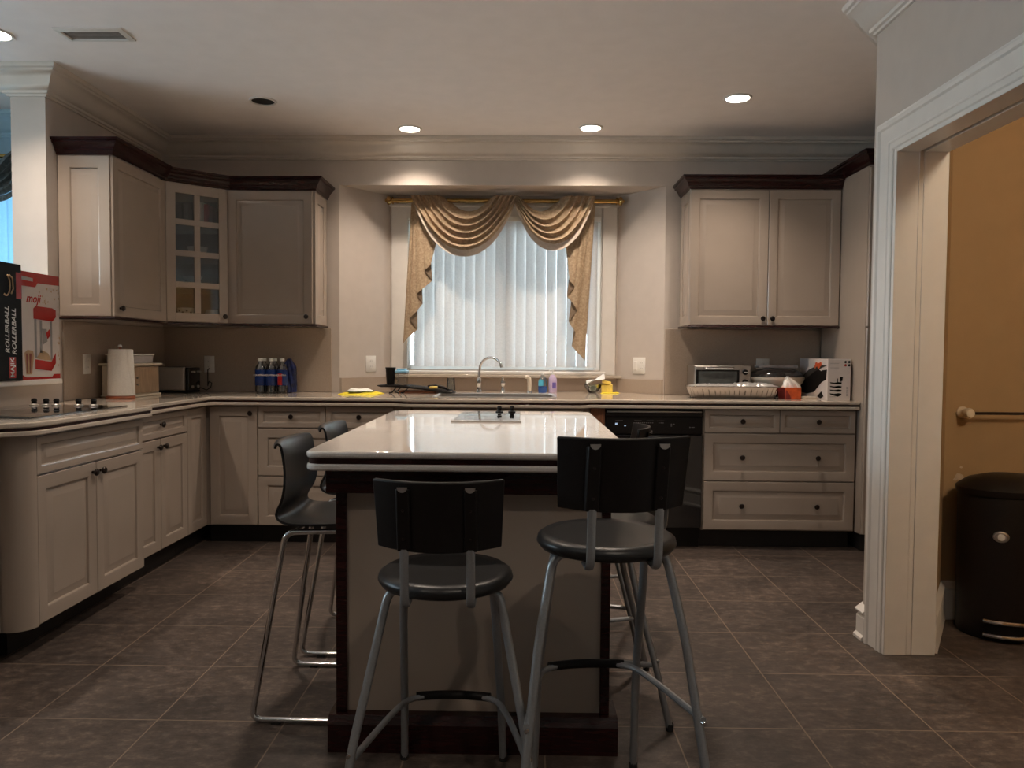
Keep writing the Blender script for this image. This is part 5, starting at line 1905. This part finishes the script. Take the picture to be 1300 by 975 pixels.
poly_on(ff, [(0.76 + 0.055 * cos(a * 2 * pi / 14), 0.85 + 0.030 * sin(a * 2 * pi / 14)) for a in range(14)], b)
b.build('red_dot', 'red', t, solid=0.0003)
b = MB()
for v in (0.90, 0.86, 0.79):
    poly_on(ff, [(0.10, v), (0.48, v), (0.48, v - 0.008), (0.10, v - 0.008)], b)
poly_on(ff, [(0.10, 0.085), (0.36, 0.09), (0.36, 0.082), (0.10, 0.077)], b)
for k in range(7):
    v = 0.10 + 0.035 * k
    poly_on(ff, [(0.82, v), (0.90, v + 0.008), (0.90, v + 0.014), (0.82, v + 0.02)], b)
b.build('fine_print', 'inkgrey', t, solid=0.0003)

# ---------------------------------------------------------------- laundry side
cx, cy, sq = 2.12, 3.295, 0.78
t = thing('trash_can', 'black rounded pedal trash can beyond the doorway', 'trash can', (cx, cy, 0))
MB().lathe([(0, 0.0), (0.188, 0.0), (0.192, 0.008), (0.195, 0.04), (0.200, 0.60), (0.196, 0.612), (0, 0.612)], (cx, cy, 0), 56, sy=sq).build('body', 'blackpl', t)
MB().lathe([(0, 0.613), (0.205, 0.613), (0.209, 0.622), (0.209, 0.640), (0.198, 0.650), (0.16, 0.676), (0.09, 0.694), (0, 0.700)], (cx, cy, 0), 56, sy=sq).build('lid', 'blackpl', t)
A0 = -pi * 0.68
dv = Vector((cos(A0) * sq, sin(A0), 0)).normalized()
q = Vector((cx + 0.198 * cos(A0), cy + 0.198 * sq * sin(A0), 0.449))
T = frame(q, (-dv.y, dv.x, 0), (0, 0, 1), dv)
bd = MB().lathe([(0.030, 0.0), (0.029, 0.006), (0.022, 0.008), (0.021, 0.006), (0, 0.006)], n=28, T=T, sx=1.0, sy=0.8).build('badge', 'steel', t)
MB().lathe([(0.014, 0.0065), (0.013, 0.010), (0, 0.011)], n=20, T=T).build('badge_centre', 'ink', bd)
for dz in (0.088, 0.030):
    pts = []
    for k in range(13):
        a = A0 + 0.10 + (k / 12 - 0.5) * 0.75
        pts.append((cx + 0.216 * cos(a), cy + 0.216 * sq * sin(a) - 0.004, dz))
    MB().tube(pts, 0.0085, 10).build('pedal', 'chrome', t)
pts = []
for rr_ in (0.192, 0.212):
    ks = range(9) if rr_ < 0.2 else range(8, -1, -1)
    for k in ks:
        a = A0 + 0.10 + (k / 8 - 0.5) * 0.70
        pts.append((cx + rr_ * cos(a), cy + rr_ * sq * sin(a) - 0.003))
MB().prism(pts, 0.036, 0.082).build('pedal_block', 'black', t)

t = thing('towel_bar', 'dark towel bar with pale mounts on the laundry wall', 'towel bar', (2.3, 3.43, 0.95))
MB().tube([(2.02, 3.405, 0.952), (2.62, 3.405, 0.952)], 0.0065, 12).build('bar', 'bronze', t)
for x in (2.005, 2.635):
    T = frame((x, 3.4599, 0.952), (1, 0, 0), (0, 0, 1), (0, -1, 0))
    MB().lathe([(0, 0), (0.026, 0), (0.027, 0.010), (0.020, 0.018), (0.018, 0.030), (0.022, 0.045), (0.024, 0.058), (0.018, 0.072), (0, 0.076)], n=20, T=T).build('mount', 'cream', t)

# lamp of the laundry room, on its ceiling out of sight
l = bpy.data.lights.new('laundry_lamp', 'POINT')
l.energy = 46
l.color = (1.0, 0.82, 0.60)
l.shadow_soft_size = 0.12
o = bpy.data.objects.new('laundry_lamp', l)
o.location = (2.0, 1.2, 2.45)
C.objects.link(o)
